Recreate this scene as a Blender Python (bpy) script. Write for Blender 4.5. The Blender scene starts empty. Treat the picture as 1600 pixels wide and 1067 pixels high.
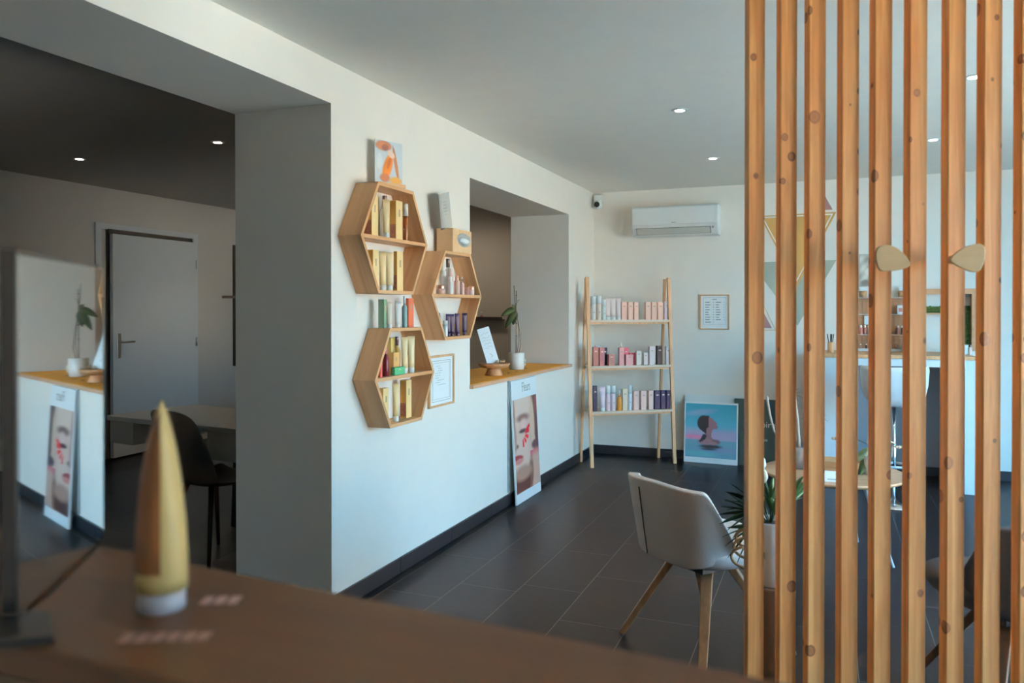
import bpy, bmesh, math, random
from math import sin, cos, pi, radians, sqrt
from mathutils import Vector, Matrix
random.seed(7)
SC = bpy.context.scene
COL = SC.collection
H = 1.38
# ------------------------------------------------------------------ camera, world, sun, exposure
YAW = radians(21.8); PITCH = radians(0.4)
cam_d = bpy.data.cameras.new('camera'); cam = bpy.data.objects.new('camera', cam_d); COL.objects.link(cam)
cam.location = (0, 0, H); cam.rotation_euler = (pi/2 - PITCH, 0, YAW)
cam_d.sensor_width = 36; cam_d.lens = 36*1222/1600; cam_d.shift_y = -41.5/1600
cam_d.clip_start = 0.03; cam_d.clip_end = 200
cam_d.dof.use_dof = True; cam_d.dof.focus_distance = 4.6; cam_d.dof.aperture_fstop = 4.0
SC.camera = cam
vs = SC.view_settings
vs.view_transform = 'Standard'; vs.look = 'None'; vs.gamma = 1; vs.use_curve_mapping = False
vs.exposure = 0.22
SC.cycles.use_denoising = True
SC.cycles.max_bounces = 10; SC.cycles.diffuse_bounces = 6; SC.cycles.glossy_bounces = 4
SC.cycles.sample_clamp_indirect = 8; SC.cycles.caustics_reflective = False; SC.cycles.caustics_refractive = False
W = bpy.data.worlds.new('sky'); SC.world = W; W.use_nodes = True
nt = W.node_tree; nt.nodes.clear()
o_ = nt.nodes.new('ShaderNodeOutputWorld'); b_ = nt.nodes.new('ShaderNodeBackground')
g_ = nt.nodes.new('ShaderNodeTexCoord'); s_ = nt.nodes.new('ShaderNodeSeparateXYZ'); r_ = nt.nodes.new('ShaderNodeValToRGB')
nt.links.new(g_.outputs['Generated'], s_.inputs[0]); nt.links.new(s_.outputs['Z'], r_.inputs[0])
r_.color_ramp.elements[0].position = 0.0; r_.color_ramp.elements[0].color = (.15, .56, .88, 1)
r_.color_ramp.elements[1].position = .6; r_.color_ramp.elements[1].color = (.08, .38, .82, 1)
nt.links.new(r_.outputs[0], b_.inputs[0]); b_.inputs[1].default_value = 25
nt.links.new(b_.outputs[0], o_.inputs[0])
sun_d = bpy.data.lights.new('sun', 'SUN'); sun_d.energy = 480; sun_d.angle = radians(.6); sun_d.color = (1, .9, .74)
sun = bpy.data.objects.new('sun', sun_d); COL.objects.link(sun)
sun.rotation_euler = Vector((.42, -.15, -.90)).to_track_quat('-Z', 'Y').to_euler()
RW = 3.0                                   # inner face of the window wall
WINS = [(.80, 2.08), (2.32, 3.45), (3.55, 4.65), (4.75, 5.35)]
WZ = (.12, 2.28)
for a, b in WINS:                          # sampling portals in the window openings
    l = bpy.data.lights.new('window_portal', 'AREA'); l.shape = 'RECTANGLE'; l.size = WZ[1]-WZ[0]; l.size_y = b-a
    l.cycles.is_portal = True
    p = bpy.data.objects.new('window_portal', l); COL.objects.link(p)
    p.location = (RW+.02, (a+b)/2, (WZ[0]+WZ[1])/2); p.rotation_euler = (0, pi/2, 0)

# ------------------------------------------------------------------ camera maths: pixel -> point on a real plane
_fw = Vector((-sin(YAW)*cos(PITCH), cos(YAW)*cos(PITCH), -sin(PITCH))); _rt = Vector((cos(YAW), sin(YAW), 0)); _up = _rt.cross(_fw)
def ray(x, y): return _fw + _rt*((x-800)/1222) - _up*((y-492)/1222)
def onX(x, y, X): d = ray(x, y); return Vector((0, 0, H)) + d*(X/d.x)
def onY(x, y, Y): d = ray(x, y); return Vector((0, 0, H)) + d*(Y/d.y)
def onZ(x, y, Z): d = ray(x, y); return Vector((0, 0, H)) + d*((Z-H)/d.z)

# ------------------------------------------------------------------ materials
MATS = {}
def mat(name, col, rough=.6, metal=0, trans=0, emit=0, alpha=1, spec=None, noise=0, nscale=8, bump=0, bscale=60, coat=0, ior=None):
    if name in MATS: return MATS[name]
    m = bpy.data.materials.new(name); m.use_nodes = True; t = m.node_tree; p = t.nodes['Principled BSDF']
    p.inputs['Base Color'].default_value = (*col, 1); p.inputs['Roughness'].default_value = rough
    p.inputs['Metallic'].default_value = metal; p.inputs['Transmission Weight'].default_value = trans
    if coat: p.inputs['Coat Weight'].default_value = coat; p.inputs['Coat Roughness'].default_value = .1
    if spec is not None: p.inputs['Specular IOR Level'].default_value = spec
    if ior: p.inputs['IOR'].default_value = ior
    if emit: p.inputs['Emission Color'].default_value = (*col, 1); p.inputs['Emission Strength'].default_value = emit
    if alpha < 1: p.inputs['Alpha'].default_value = alpha
    tc = t.nodes.new('ShaderNodeTexCoord')
    if True:
        n = t.nodes.new('ShaderNodeTexNoise'); n.inputs['Scale'].default_value = nscale; n.inputs['Detail'].default_value = 4
        t.links.new(tc.outputs['Object'], n.inputs['Vector'])
        mx = t.nodes.new('ShaderNodeMix'); mx.data_type = 'RGBA'; k = noise or .03
        mx.inputs['A'].default_value = (*[c*(1-k) for c in col], 1); mx.inputs['B'].default_value = (*[min(1, c*(1+k)) for c in col], 1)
        t.links.new(n.outputs['Fac'], mx.inputs['Factor']); t.links.new(mx.outputs['Result'], p.inputs['Base Color'])
    if bump:
        n2 = t.nodes.new('ShaderNodeTexNoise'); n2.inputs['Scale'].default_value = bscale; n2.inputs['Detail'].default_value = 5
        t.links.new(tc.outputs['Object'], n2.inputs['Vector'])
        bp = t.nodes.new('ShaderNodeBump'); bp.inputs['Strength'].default_value = bump; bp.inputs['Distance'].default_value = .004
        t.links.new(n2.outputs['Fac'], bp.inputs['Height']); t.links.new(bp.outputs['Normal'], p.inputs['Normal'])
    MATS[name] = m; return m

def wood(name, c1, c2, axis='Z', rough=.45, grain=30, knots=0, seedrand=True, kcol=(.10, .028, .010)):
    """pale wood with streaks along an axis; optional knots on a stretched cell pattern"""
    if name in MATS: return MATS[name]
    m = bpy.data.materials.new(name); m.use_nodes = True; t = m.node_tree; p = t.nodes['Principled BSDF']; N = t.nodes.new; L = t.links.new
    tc = N('ShaderNodeTexCoord'); oi = N('ShaderNodeObjectInfo')
    off = N('ShaderNodeVectorMath'); off.operation = 'ADD'
    mul = N('ShaderNodeMath'); mul.operation = 'MULTIPLY'; mul.inputs[1].default_value = 37.0
    L(oi.outputs['Random'], mul.inputs[0]); cmb = N('ShaderNodeCombineXYZ')
    for i in range(3): L(mul.outputs[0], cmb.inputs[i])
    L(tc.outputs['Object'], off.inputs[0]); L(cmb.outputs[0], off.inputs[1])
    mp = N('ShaderNodeMapping'); s = [grain*(.05 if ax in axis else 1) for ax in 'XYZ']; mp.inputs['Scale'].default_value = s
    L(off.outputs[0], mp.inputs['Vector'])
    n = N('ShaderNodeTexNoise'); n.inputs['Scale'].default_value = 1.0; n.inputs['Detail'].default_value = 6; n.inputs['Distortion'].default_value = .6
    L(mp.outputs[0], n.inputs['Vector'])
    cr = N('ShaderNodeValToRGB'); cr.color_ramp.elements[0].position = .32; cr.color_ramp.elements[1].position = .68
    cr.color_ramp.elements[0].color = (*c1, 1); cr.color_ramp.elements[1].color = (*c2, 1); L(n.outputs['Fac'], cr.inputs[0])
    n3 = N('ShaderNodeTexNoise'); n3.inputs['Scale'].default_value = 3.0; L(off.outputs[0], n3.inputs['Vector'])
    mv = N('ShaderNodeMix'); mv.data_type = 'RGBA'; mv.blend_type = 'MULTIPLY'; mv.inputs['Factor'].default_value = .5
    cr3 = N('ShaderNodeValToRGB'); cr3.color_ramp.elements[0].color = (.7, .62, .55, 1); cr3.color_ramp.elements[1].color = (1, 1, 1, 1); cr3.color_ramp.elements[1].position = .6
    L(n3.outputs['Fac'], cr3.inputs[0]); L(cr.outputs[0], mv.inputs['A']); L(cr3.outputs[0], mv.inputs['B'])
    out = mv.outputs['Result']
    if knots:
        mk = N('ShaderNodeMapping'); ks = [knots]*3; ks['XYZ'.index(axis[0])] = knots*.85; mk.inputs['Scale'].default_value = ks
        L(off.outputs[0], mk.inputs['Vector'])
        v = N('ShaderNodeTexVoronoi'); v.inputs['Scale'].default_value = 1.0; v.inputs['Randomness'].default_value = 1.0; L(mk.outputs[0], v.inputs['Vector'])
        sc = N('ShaderNodeSeparateColor'); L(v.outputs['Color'], sc.inputs[0])
        th = N('ShaderNodeMath'); th.operation = 'MULTIPLY_ADD'; th.inputs[1].default_value = .22; th.inputs[2].default_value = .02; L(sc.outputs[0], th.inputs[0])
        dv = N('ShaderNodeMath'); dv.operation = 'DIVIDE'; L(v.outputs['Distance'], dv.inputs[0]); L(th.outputs[0], dv.inputs[1])
        ck = N('ShaderNodeValToRGB'); e = ck.color_ramp.elements; e[0].position = 0; e[0].color = (.8, .8, .8, 1); e[1].position = 1.0; e[1].color = (0, 0, 0, 1)
        e2 = ck.color_ramp.elements.new(.6); e2.color = (.72, .72, .72, 1); e3 = ck.color_ramp.elements.new(.86); e3.color = (.95, .95, .95, 1)
        L(dv.outputs[0], ck.inputs[0])
        mx = N('ShaderNodeMix'); mx.data_type = 'RGBA'; mx.inputs['B'].default_value = (*kcol, 1); L(ck.outputs[0], mx.inputs['Factor']); L(out, mx.inputs['A'])
        out = mx.outputs['Result']
    L(out, p.inputs['Base Color']); p.inputs['Roughness'].default_value = rough
    bp = N('ShaderNodeBump'); bp.inputs['Strength'].default_value = .15; bp.inputs['Distance'].default_value = .002
    L(n.outputs['Fac'], bp.inputs['Height']); L(bp.outputs['Normal'], p.inputs['Normal'])
    MATS[name] = m; return m

def vcol_mat():
    if 'printed_picture' in MATS: return MATS['printed_picture']
    m = bpy.data.materials.new('printed_picture'); m.use_nodes = True; t = m.node_tree; p = t.nodes['Principled BSDF']
    a = t.nodes.new('ShaderNodeVertexColor'); a.layer_name = 'ink'; t.links.new(a.outputs['Color'], p.inputs['Base Color'])
    p.inputs['Roughness'].default_value = .6; p.inputs['Specular IOR Level'].default_value = .2; MATS['printed_picture'] = m; return m

PAINT = mat('wall_paint', (.86, .785, .70), .8, bump=.06, bscale=120)
CEILP = mat('ceiling_paint', (.87, .83, .76), .9)
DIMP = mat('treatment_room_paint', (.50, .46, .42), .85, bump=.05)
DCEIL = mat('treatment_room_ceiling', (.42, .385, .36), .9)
TILE = mat('slate_tile', (.0065, .0072, .0095), .34, spec=.17, noise=.15, nscale=5, bump=.12, bscale=26)
GROUT = mat('grout', (.22, .20, .18), .9)
SKIRT = mat('slate_skirting', (.014, .017, .024), .35, noise=.2)
WHITE = mat('white_lacquer', (.80, .80, .78), .4)
PLASTIC = mat('white_plastic', (.78, .78, .76), .35)
BLACK = mat('black_plastic', (.012, .012, .013), .35)
DARKM = mat('dark_metal', (.03, .028, .027), .45, metal=.6)
STEEL = mat('brushed_steel', (.55, .53, .5), .3, metal=1)
DOORP = mat('door_paint', (.56, .57, .58), .55)
PINE = wood('pine_slat', (.54, .20, .05), (.88, .42, .145), 'Z', .5, 42, knots=14)
OAK = wood('oak_panel', (.52, .285, .13), (.66, .40, .205), 'YZ', .5, 30)
OAKZ = wood('oak_upright', (.56, .30, .14), (.70, .42, .22), 'Z', .5, 30)
PLY = wood('pale_plywood', (.66, .42, .22), (.74, .50, .28), 'X', .45, 25)
SHELFW = wood('cream_shelf_board', (.60, .48, .36), (.74, .62, .50), 'X', .5, 25)
DESKW = wood('counter_wood', (.080, .028, .007), (.13, .050, .014), 'X', .42, 14)
SILLW = wood('sill_wood', (.50, .29, .17), (.62, .39, .25), 'Y', .5, 25)
MUST = mat('mustard_mat', (.78, .36, .03), .7, noise=.15, nscale=9)
PAPER = mat('paper', (.82, .83, .82), .6)
INK = mat('grey_ink', (.16, .19, .20), .7)
GLASS = mat('clear_acrylic', (.93, .95, .95), .05, trans=1, ior=1.3)

# ------------------------------------------------------------------ mesh builder
class MB:
    def __init__(s): s.bm = bmesh.new()
    def box(s, x0, x1, y0, y1, z0, z1, M=None):
        v = [s.bm.verts.new((x, y, z)) for x in (x0, x1) for y in (y0, y1) for z in (z0, z1)]
        for f in ((0,1,3,2), (4,6,7,5), (0,4,5,1), (2,3,7,6), (0,2,6,4), (1,5,7,3)): s.bm.faces.new([v[i] for i in f])
        if M: bmesh.ops.transform(s.bm, matrix=M, verts=v)
        return s
    def beam(s, p0, p1, w, d, side=(1, 0, 0), w1=None, d1=None):
        p0 = Vector(p0); p1 = Vector(p1); z = (p1-p0).normalized(); x = Vector(side); x = (x - z*x.dot(z)).normalized(); y = z.cross(x)
        v = []
        for p, a, b in ((p0, w, d), (p1, w1 or w, d1 or d)):
            for i, j in ((-1,-1), (1,-1), (1,1), (-1,1)): v.append(s.bm.verts.new(p + x*(a/2*i) + y*(b/2*j)))
        for f in ((3,2,1,0), (4,5,6,7), (0,1,5,4), (1,2,6,5), (2,3,7,6), (3,0,4,7)): s.bm.faces.new([v[i] for i in f])
        return s
    def lathe(s, prof, seg=20, c=(0, 0, 0), sx=1, sy=1):
        rings = []
        for r, z in prof:
            rings.append([s.bm.verts.new((c[0]+sx*max(r, 1e-5)*cos(2*pi*k/seg), c[1]+sy*max(r, 1e-5)*sin(2*pi*k/seg), c[2]+z)) for k in range(seg)])
        for a, b in zip(rings, rings[1:]):
            for k in range(seg):
                f = s.bm.faces.new((a[k], a[(k+1) % seg], b[(k+1) % seg], b[k])); f.smooth = True
        s.bm.faces.new(rings[0][::-1]); s.bm.faces.new(rings[-1]); return s
    def loft(s, rings, smooth=True, cap=True):
        R = [[s.bm.verts.new(p) for p in r] for r in rings]; n = len(R[0])
        for a, b in zip(R, R[1:]):
            for k in range(n):
                f = s.bm.faces.new((a[k], a[(k+1) % n], b[(k+1) % n], b[k])); f.smooth = smooth
        if cap: s.bm.faces.new(R[0][::-1]); s.bm.faces.new(R[-1])
        return s
    def tube(s, pts, r, seg=8, r1=None):
        pts = [Vector(p) for p in pts]; rings = []
        prev = None
        for i, p in enumerate(pts):
            z = (pts[min(i+1, len(pts)-1)] - pts[max(i-1, 0)]).normalized()
            x = prev if prev is not None else (Vector((1, 0, 0)) if abs(z.x) < .9 else Vector((0, 1, 0)))
            x = (x - z*x.dot(z)).normalized(); prev = x; y = z.cross(x)
            rr = r if r1 is None else r + (r1-r)*i/(len(pts)-1)
            rings.append([p + x*rr*cos(2*pi*k/seg) + y*rr*sin(2*pi*k/seg) for k in range(seg)])
        return s.loft(rings)
    def prism(s, poly, fn, a, b):
        """poly: 2D points; fn(u, v, w) -> 3D"""
        A = [s.bm.verts.new(fn(u, v, a)) for u, v in poly]; B = [s.bm.verts.new(fn(u, v, b)) for u, v in poly]; n = len(poly)
        s.bm.faces.new(A[::-1]); s.bm.faces.new(B)
        for k in range(n): s.bm.faces.new((A[k], A[(k+1) % n], B[(k+1) % n], B[k]))
        return s
    def build(s, name, m, parent=None, label=None, bevel=0, sub=0, solid=0, segs=2):
        bmesh.ops.recalc_face_normals(s.bm, faces=s.bm.faces[:])
        me = bpy.data.meshes.new(name); s.bm.to_mesh(me); s.bm.free()
        me.materials.append(m); o = bpy.data.objects.new(name, me); COL.objects.link(o)
        if parent: o.parent = parent
        if label: o['label'] = label
        if solid: q = o.modifiers.new('solid', 'SOLIDIFY'); q.thickness = solid; q.offset = 0
        if bevel: q = o.modifiers.new('bevel', 'BEVEL'); q.width = bevel; q.segments = segs; q.limit_method = 'ANGLE'
        if sub: q = o.modifiers.new('sub', 'SUBSURF'); q.levels = sub; q.render_levels = sub
        return o
def tag(o, label, cat, group=None, kind=None):
    if label: o['label'] = label
    if cat: o['category'] = cat
    if group: o['group'] = group
    if kind: o['kind'] = kind
    return o
def thing(name, loc, rz, label, cat, group=None, rot=None):
    o = bpy.data.objects.new(name, None); COL.objects.link(o); o.location = loc
    o.rotation_euler = rot or (0, 0, rz); o.empty_display_size = .1
    return tag(o, label, cat, group)
def struct(name, mb, m, parent=None):
    o = mb.build(name, m, parent)
    if not parent: o['kind'] = 'structure'
    return o
def shared(name, me, parent, loc=(0, 0, 0)):
    o = bpy.data.objects.new(name, me); COL.objects.link(o); o.parent = parent; o.location = loc; return o
def sm(o):
    for p in o.data.polygons: p.use_smooth = True
    return o

# pictures: an ink grid with soft blobs and polygons, then a flat coloured mesh
class Pic:
    def __init__(s, nx, ny, base):
        s.nx, s.ny = nx, ny; s.p = [[list(base(i/(nx-1), j/(ny-1))) for i in range(nx)] for j in range(ny)]
    def mixp(s, i, j, c, a):
        q = s.p[j][i]
        for k in range(3): q[k] += (c[k]-q[k])*a
    def blob(s, cx, cy, rx, ry, c, soft=.3, rot=0, a=1):
        cr, sr = cos(rot), sin(rot)
        for j in range(s.ny):
            for i in range(s.nx):
                dx, dy = i/(s.nx-1)-cx, j/(s.ny-1)-cy; u, v = (dx*cr+dy*sr)/rx, (-dx*sr+dy*cr)/ry
                d = sqrt(u*u+v*v); k = min(1, max(0, (1-d)/soft + .5)) if soft else (d < 1)
                if k > 0: s.mixp(i, j, c, k*a)
    def poly(s, pts, c, a=1):
        n = len(pts)
        for j in range(s.ny):
            for i in range(s.nx):
                x, y = i/(s.nx-1), j/(s.ny-1); ins = False
                for k in range(n):
                    (x0, y0), (x1, y1) = pts[k], pts[(k+1) % n]
                    if (y0 > y) != (y1 > y) and x < (x1-x0)*(y-y0)/(y1-y0)+x0: ins = not ins
                if ins: s.mixp(i, j, c, a)
    def build(s, name, fn, parent=None, label=None):
        """fn(u, v) -> local 3D point, v runs downwards"""
        V = [fn(i/(s.nx-1), j/(s.ny-1)) for j in range(s.ny) for i in range(s.nx)]
        F = [(j*s.nx+i, (j+1)*s.nx+i, (j+1)*s.nx+i+1, j*s.nx+i+1) for j in range(s.ny-1) for i in range(s.nx-1)]
        me = bpy.data.meshes.new(name); me.from_pydata(V, [], F)
        ca = me.color_attributes.new('ink', 'FLOAT_COLOR', 'POINT')
        ca.data.foreach_set('color', [x for j in range(s.ny) for i in range(s.nx) for x in (*s.p[j][i], 1)])
        me.materials.append(vcol_mat()); o = bpy.data.objects.new(name, me); COL.objects.link(o)
        if parent: o.parent = parent
        if label: o['label'] = label
        return o
def text_mesh(name, txt, size, m, parent, M, label=None):
    c = bpy.data.curves.new(name, 'FONT'); c.body = txt; c.size = size; c.extrude = .0004; c.align_x = 'CENTER'
    t = bpy.data.objects.new(name, c); COL.objects.link(t); bpy.context.view_layer.update()
    me = bpy.data.meshes.new_from_object(t.evaluated_get(bpy.context.evaluated_depsgraph_get()))
    bpy.data.objects.remove(t); bpy.data.curves.remove(c)
    me.transform(M); me.materials.clear(); me.materials.append(m)
    o = bpy.data.objects.new(name, me); COL.objects.link(o); o.parent = parent
    if label: o['label'] = label
    return o

# ------------------------------------------------------------------ the setting
CZ = 2.5; LX = -2.07; LB = -2.612; BY = 7.30; FX = -6.15; FRONT = -1.6
O1 = (.45, 2.977, 2.31)            # wide opening: y0, y1, head height
O2 = (4.462, 6.505, .885, 2.207)   # pass-through: y0, y1, sill, head
mb = MB()
mb.box(LB, LX, FRONT, O1[0], 0, CZ); mb.box(LB, LX, O1[0], O1[1], O1[2], CZ); mb.box(LB, LX, O1[1], O2[0], 0, CZ)
mb.box(LB, LX, O2[0], O2[1], 0, O2[2]); mb.box(LB, LX, O2[0], O2[1], O2[3], CZ); mb.box(LB, LX, O2[1], BY, 0, CZ)
struct('wall_left', mb, PAINT)
struct('wall_light_block', MB().box(.68, RW, 2.17, 2.27, 0, CZ), PAINT)  # unseen wall added to block window light beside the slats
struct('wall_back', MB().box(LX, RW+.15, BY, BY+.15, 0, CZ), PAINT)
struct('wall_front', MB().box(FX-.15, RW+.15, FRONT-.15, FRONT, 0, CZ), PAINT)
mb = MB(); ys = [FRONT] + [v for w in WINS for v in w] + [BY]
for i in range(0, len(ys), 2): mb.box(RW, RW+.15, ys[i], ys[i+1], 0, CZ)
for a, b in WINS: mb.box(RW, RW+.15, a, b, 0, WZ[0]); mb.box(RW, RW+.15, a, b, WZ[1], CZ)
struct('wall_right', mb, PAINT)
for k, (a, b) in enumerate(WINS):
    w = MB()
    for y0, y1, z0, z1 in ((a, a+.04, *WZ), (b-.04, b, *WZ), (a, b, WZ[0], WZ[0]+.04), (a, b, WZ[1]-.04, WZ[1])): w.box(RW+.05, RW+.11, y0, y1, z0, z1)
    struct('window_%d' % (k+1), w, mat('window_frame_grey', (.12, .12, .13), .4))
struct('ceiling', MB().box(LB+.001, RW+.2, FRONT-.15, BY+.2, CZ, CZ+.12), CEILP)
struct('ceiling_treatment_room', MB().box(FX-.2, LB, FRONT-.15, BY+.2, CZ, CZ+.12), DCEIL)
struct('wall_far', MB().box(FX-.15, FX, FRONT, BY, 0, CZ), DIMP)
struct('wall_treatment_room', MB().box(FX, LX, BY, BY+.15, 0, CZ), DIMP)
# outside: sunlit pavement and the house across the street
struct('street_pavement', MB().box(RW+.15, 16, -10, 18, -.2, -.05), mat('pavement_stone', (.60, .50, .37), .9, noise=.1))
tag(MB().box(15, 18, -10, 18, -.2, 2.9).build('street_facade', mat('sand_render', (.62, .54, .43), .9, noise=.08)), None, None, kind='structure')
# floor: a grout bed, then each slate tile of the visible part
floor = struct('floor', MB().box(FX, RW+.15, FRONT, BY, -.12, -.0003), GROUT)
TW, TL, G = .304, .612, .0032
tme = None; xs0 = -2.005
offs = {-1: .1, 0: 3.955, 1: 4.167, 2: 3.66, 3: 3.912, 4: 3.455, 5: 3.67, 6: 3.62, 7: 3.78, 8: 4.08, 9: 3.75, 10: 4.97, 11: 3.7, 12: 4.2}
t0 = MB(); t0.box(0, TW-G, 0, TL-G, -.012, 0); proto = t0.build('tile', TILE, floor); tme = proto.data; first = True
rest = MB()
for i in range(-1, 17):
    x = xs0 + i*TW; o = offs.get(i, 3.9 + .17*i) % TL
    y = FRONT - TL + ((o - FRONT) % TL)
    while y < BY:
        ya, yb = max(y, FRONT), min(y+TL-G, BY); xa = max(x, LX); xb = min(x+TW-G, RW)
        if yb - ya > .01 and xb - xa > .01:
            full = abs(yb-ya-(TL-G)) < 1e-6 and abs(xb-xa-(TW-G)) < 1e-6
            vis = ya > 2.3 and xa < 1.75
            if full and vis:
                if first: proto.location = (x, y, 0); first = False
                else: shared('tile', tme, floor, (x, y, 0))
            elif vis: MB().box(xa, xb, ya, yb, -.012, 0).build('tile', TILE, floor)
            else: rest.box(xa, xb, ya, yb, -.012, 0)
        y += TL
x = FX
while x < LX - .01:
    y = FRONT + (.3 if int(x*10) % 2 else 0) - TL
    while y < BY:
        ya, yb = max(y, FRONT), min(y+TL-G, BY)
        if yb > ya: rest.box(x, min(x+TW-G, LX-.001), ya, yb, -.012, 0)
        y += TL
    x += TW
q = rest.build('tile_field', TILE, floor); q['kind'] = 'stuff'
# skirting tiles
def skirting(name, fn, a, b, mats=SKIRT):
    root = struct(name, MB().box(*fn(a, b, .0, .078, .004)), GROUT); y = a
    while y < b - .01:
        e = min(y+.6-.003, b); MB().box(*fn(y, e, .0005, .08, .012)).build('tile', mats, root, bevel=.001, segs=1); y += .6
    return root
skirting('baseboard_left', lambda a, b, z0, z1, t: (LX, LX+t, a, b, z0, z1), O1[1], BY)
skirting('baseboard_back', lambda a, b, z0, z1, t: (a, b, BY-t, BY, z0, z1), LX+.013, RW)
skirting('baseboard_far', lambda a, b, z0, z1, t: (FX, FX+t, a, b, z0, z1), FRONT, 5.18)
# door of the treatment room, a little ajar
ft = struct('trim_1', MB().box(FX, FX+.02, 5.18, 5.24, 0, 2.12).box(FX, FX+.02, 6.36, 6.42, 0, 2.12).box(FX, FX+.02, 5.18, 6.42, 2.12, 2.17), DOORP)
dr = MB().box(-.04, 0, -1.06, 0, .015, 2.075).build('door_1', DOORP, bevel=.003); dr['kind'] = 'structure'
dr.location = (FX+.055, 6.355, 0); dr.rotation_euler = (0, 0, radians(2.2))
struct('door_gap_shade', MB().box(FX, FX+.004, 5.24, 6.36, 0, 2.12), mat('gap_shade_black', (.01, .01, .01), .9), dr).location = (-.07, -6.36, 0)  # black sheet on the wall, painted as the dark behind the ajar door
bpy.data.objects['door_gap_shade'].location = (-FX-.054, -6.30, 0)
hd = MB().box(0, .008, -1.02, -.975, .93, 1.16).build('handle_plate', STEEL, dr, bevel=.003)
MB().tube([(.0, -.998, 1.08), (.05, -.998, 1.08), (.055, -.97, 1.08), (.055, -.86, 1.08)], .009).build('door_handle', STEEL, dr)
for z in (.3, 1.0, 1.8): MB().lathe([(.008, 0), (.008, .09)], 10, (.012, -.002, z)).build('hinge', STEEL, dr)

# ------------------------------------------------------------------ slat screen
Ms = [1169, 1218.9, 1263.4, 1315.1, 1366.3, 1420.7, 1480.7, 1536.8, 1595.3]
xsl = [onY(m, 480, 2.2).x for m in Ms] + [.517, .596]
ordn = ['leftmost', 'second', 'third', 'fourth', 'fifth', 'sixth', 'seventh', 'eighth', 'ninth', 'tenth', 'eleventh']
for k, x in enumerate(xsl):
    s = MB().box(0, .0455, 0, .032, 0, CZ).build('screen_slat', PINE, bevel=.0025)
    s.location = (x, 2.2, 0); s.rotation_euler = (0, 0, radians(25))
    if k == 0: lab = 'knotty pine floor-to-ceiling slat, leftmost of the screen, nearest the grey chair'
    elif k == 4: lab = 'knotty pine floor-to-ceiling slat carrying the left leaf-shaped wooden knob'
    elif k == 6: lab = 'knotty pine floor-to-ceiling slat carrying the right leaf-shaped wooden knob'
    else: lab = 'knotty pine floor-to-ceiling slat, %s of the screen counted from the left' % ordn[k]
    tag(s, lab, 'slat', 'pine slats of the room divider')
def smooth_poly(P, n=8):
    out = []; m = len(P)
    for i in range(m):
        a, b, c = Vector(P[i-1]), Vector(P[i]), Vector(P[(i+1) % m]); p0 = (a+b)/2; p1 = (b+c)/2
        for k in range(n): t = k/n; out.append(tuple((1-t)**2*p0 + 2*t*(1-t)*b + t*t*p1))
    return out
for (cx, cy, P, lab) in (
    (1394, 405, [(-.042, .034), (.006, .036), (.040, -.004), (.040, -.022), (-.012, -.032), (-.036, -.026)], 'leaf-shaped beech coat knob pointing right on a pine slat'),
    (1513, 403, [(.040, .036), (-.006, .030), (-.042, .002), (-.038, -.012), (.006, -.036), (.030, -.030)], 'leaf-shaped beech coat knob pointing left on a pine slat')):
    c = onY(cx, cy, 2.135); r = thing('coat_knob', c, radians(12), lab, 'coat knob', 'wooden knobs on the slat screen')
    MB().prism(smooth_poly(P), lambda u, v, w: (u, w, v), -.006, .006).build('knob_plate', PLY, r, bevel=.002)
    MB().tube([(-.012, .004, 0), (-.012, .068, 0)], .011, 12).build('peg', OAKZ, r)

# ------------------------------------------------------------------ reception ledge, mirror, tube in the foreground
Q = 1.12
pA, pB = onZ(165, 853, Q), onZ(1240, 1067, Q); pC = onZ(94, 1022, Q); pD = onZ(281, 1067, Q)
e1 = (pB-pA).normalized(); e2 = (pD-pC).normalized()
far = [pA - e1*.5, pB + e1*.6]; near = [pC - e2*.5, pC + e2*1.6]
led = thing('reception_counter', (0, 0, 0), 0, 'brown wooden reception counter running across the foreground', 'counter')
MB().prism([(far[0].x, far[0].y), (near[0].x, near[0].y), (near[1].x, near[1].y), (far[1].x, far[1].y)], lambda u, v, w: (u, v, w), Q-.03, Q).build('counter_top', DESKW, led, bevel=.003)
nf = Vector((e1.y, -e1.x, 0)) * .02
MB().prism([((far[0]+nf).x, (far[0]+nf).y), ((far[0]+nf*2).x, (far[0]+nf*2).y), ((far[1]+nf*2).x, (far[1]+nf*2).y), ((far[1]+nf).x, (far[1]+nf).y)], lambda u, v, w: (u, v, w), 0, Q-.03).build('front_panel', mat('counter_front', (.30, .18, .10), .6), led)
mc = onZ(28, 969, Q); md = onZ(162, 853, Q); ang = math.atan2(md.y-mc.y, md.x-mc.x); ang = radians(123.75)
_d = ray(162, 853); _n = Vector((-sin(ang), cos(ang), 0)); _t = (mc-Vector((0, 0, H))).dot(_n)/_d.dot(_n); mw = (Vector((0, 0, H))+_d*_t-mc).xy.length
mr = thing('table_mirror', mc, ang, 'tall frameless mirror standing on the counter reflecting the shop wall', 'mirror')
MB().box(0, mw, 0, .004, .004, .306).build('glass', mat('mirror_silver', (.84, .85, .85), .025, metal=1), mr)
MB().box(-.004, mw+.001, .0042, .010, .0, .31).build('back_board', BLACK, mr)
MB().box(-.006, 0, -.001, .0101, .0, .31).build('edge_strip', BLACK, mr)
_mi = (Matrix.Translation(mc) @ Matrix.Rotation(ang, 4, 'Z')).inverted()
MB().prism([tuple((_mi @ onZ(x, y, Q)).xy) for x, y in ((-40, 975), (80, 968), (84, 1008), (-40, 1016))], lambda u, v, w: (u, v, w), 0, .008).build('foot', BLACK, mr, bevel=.001)
tb = onZ(236, 958, Q); tb.y += .012
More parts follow.
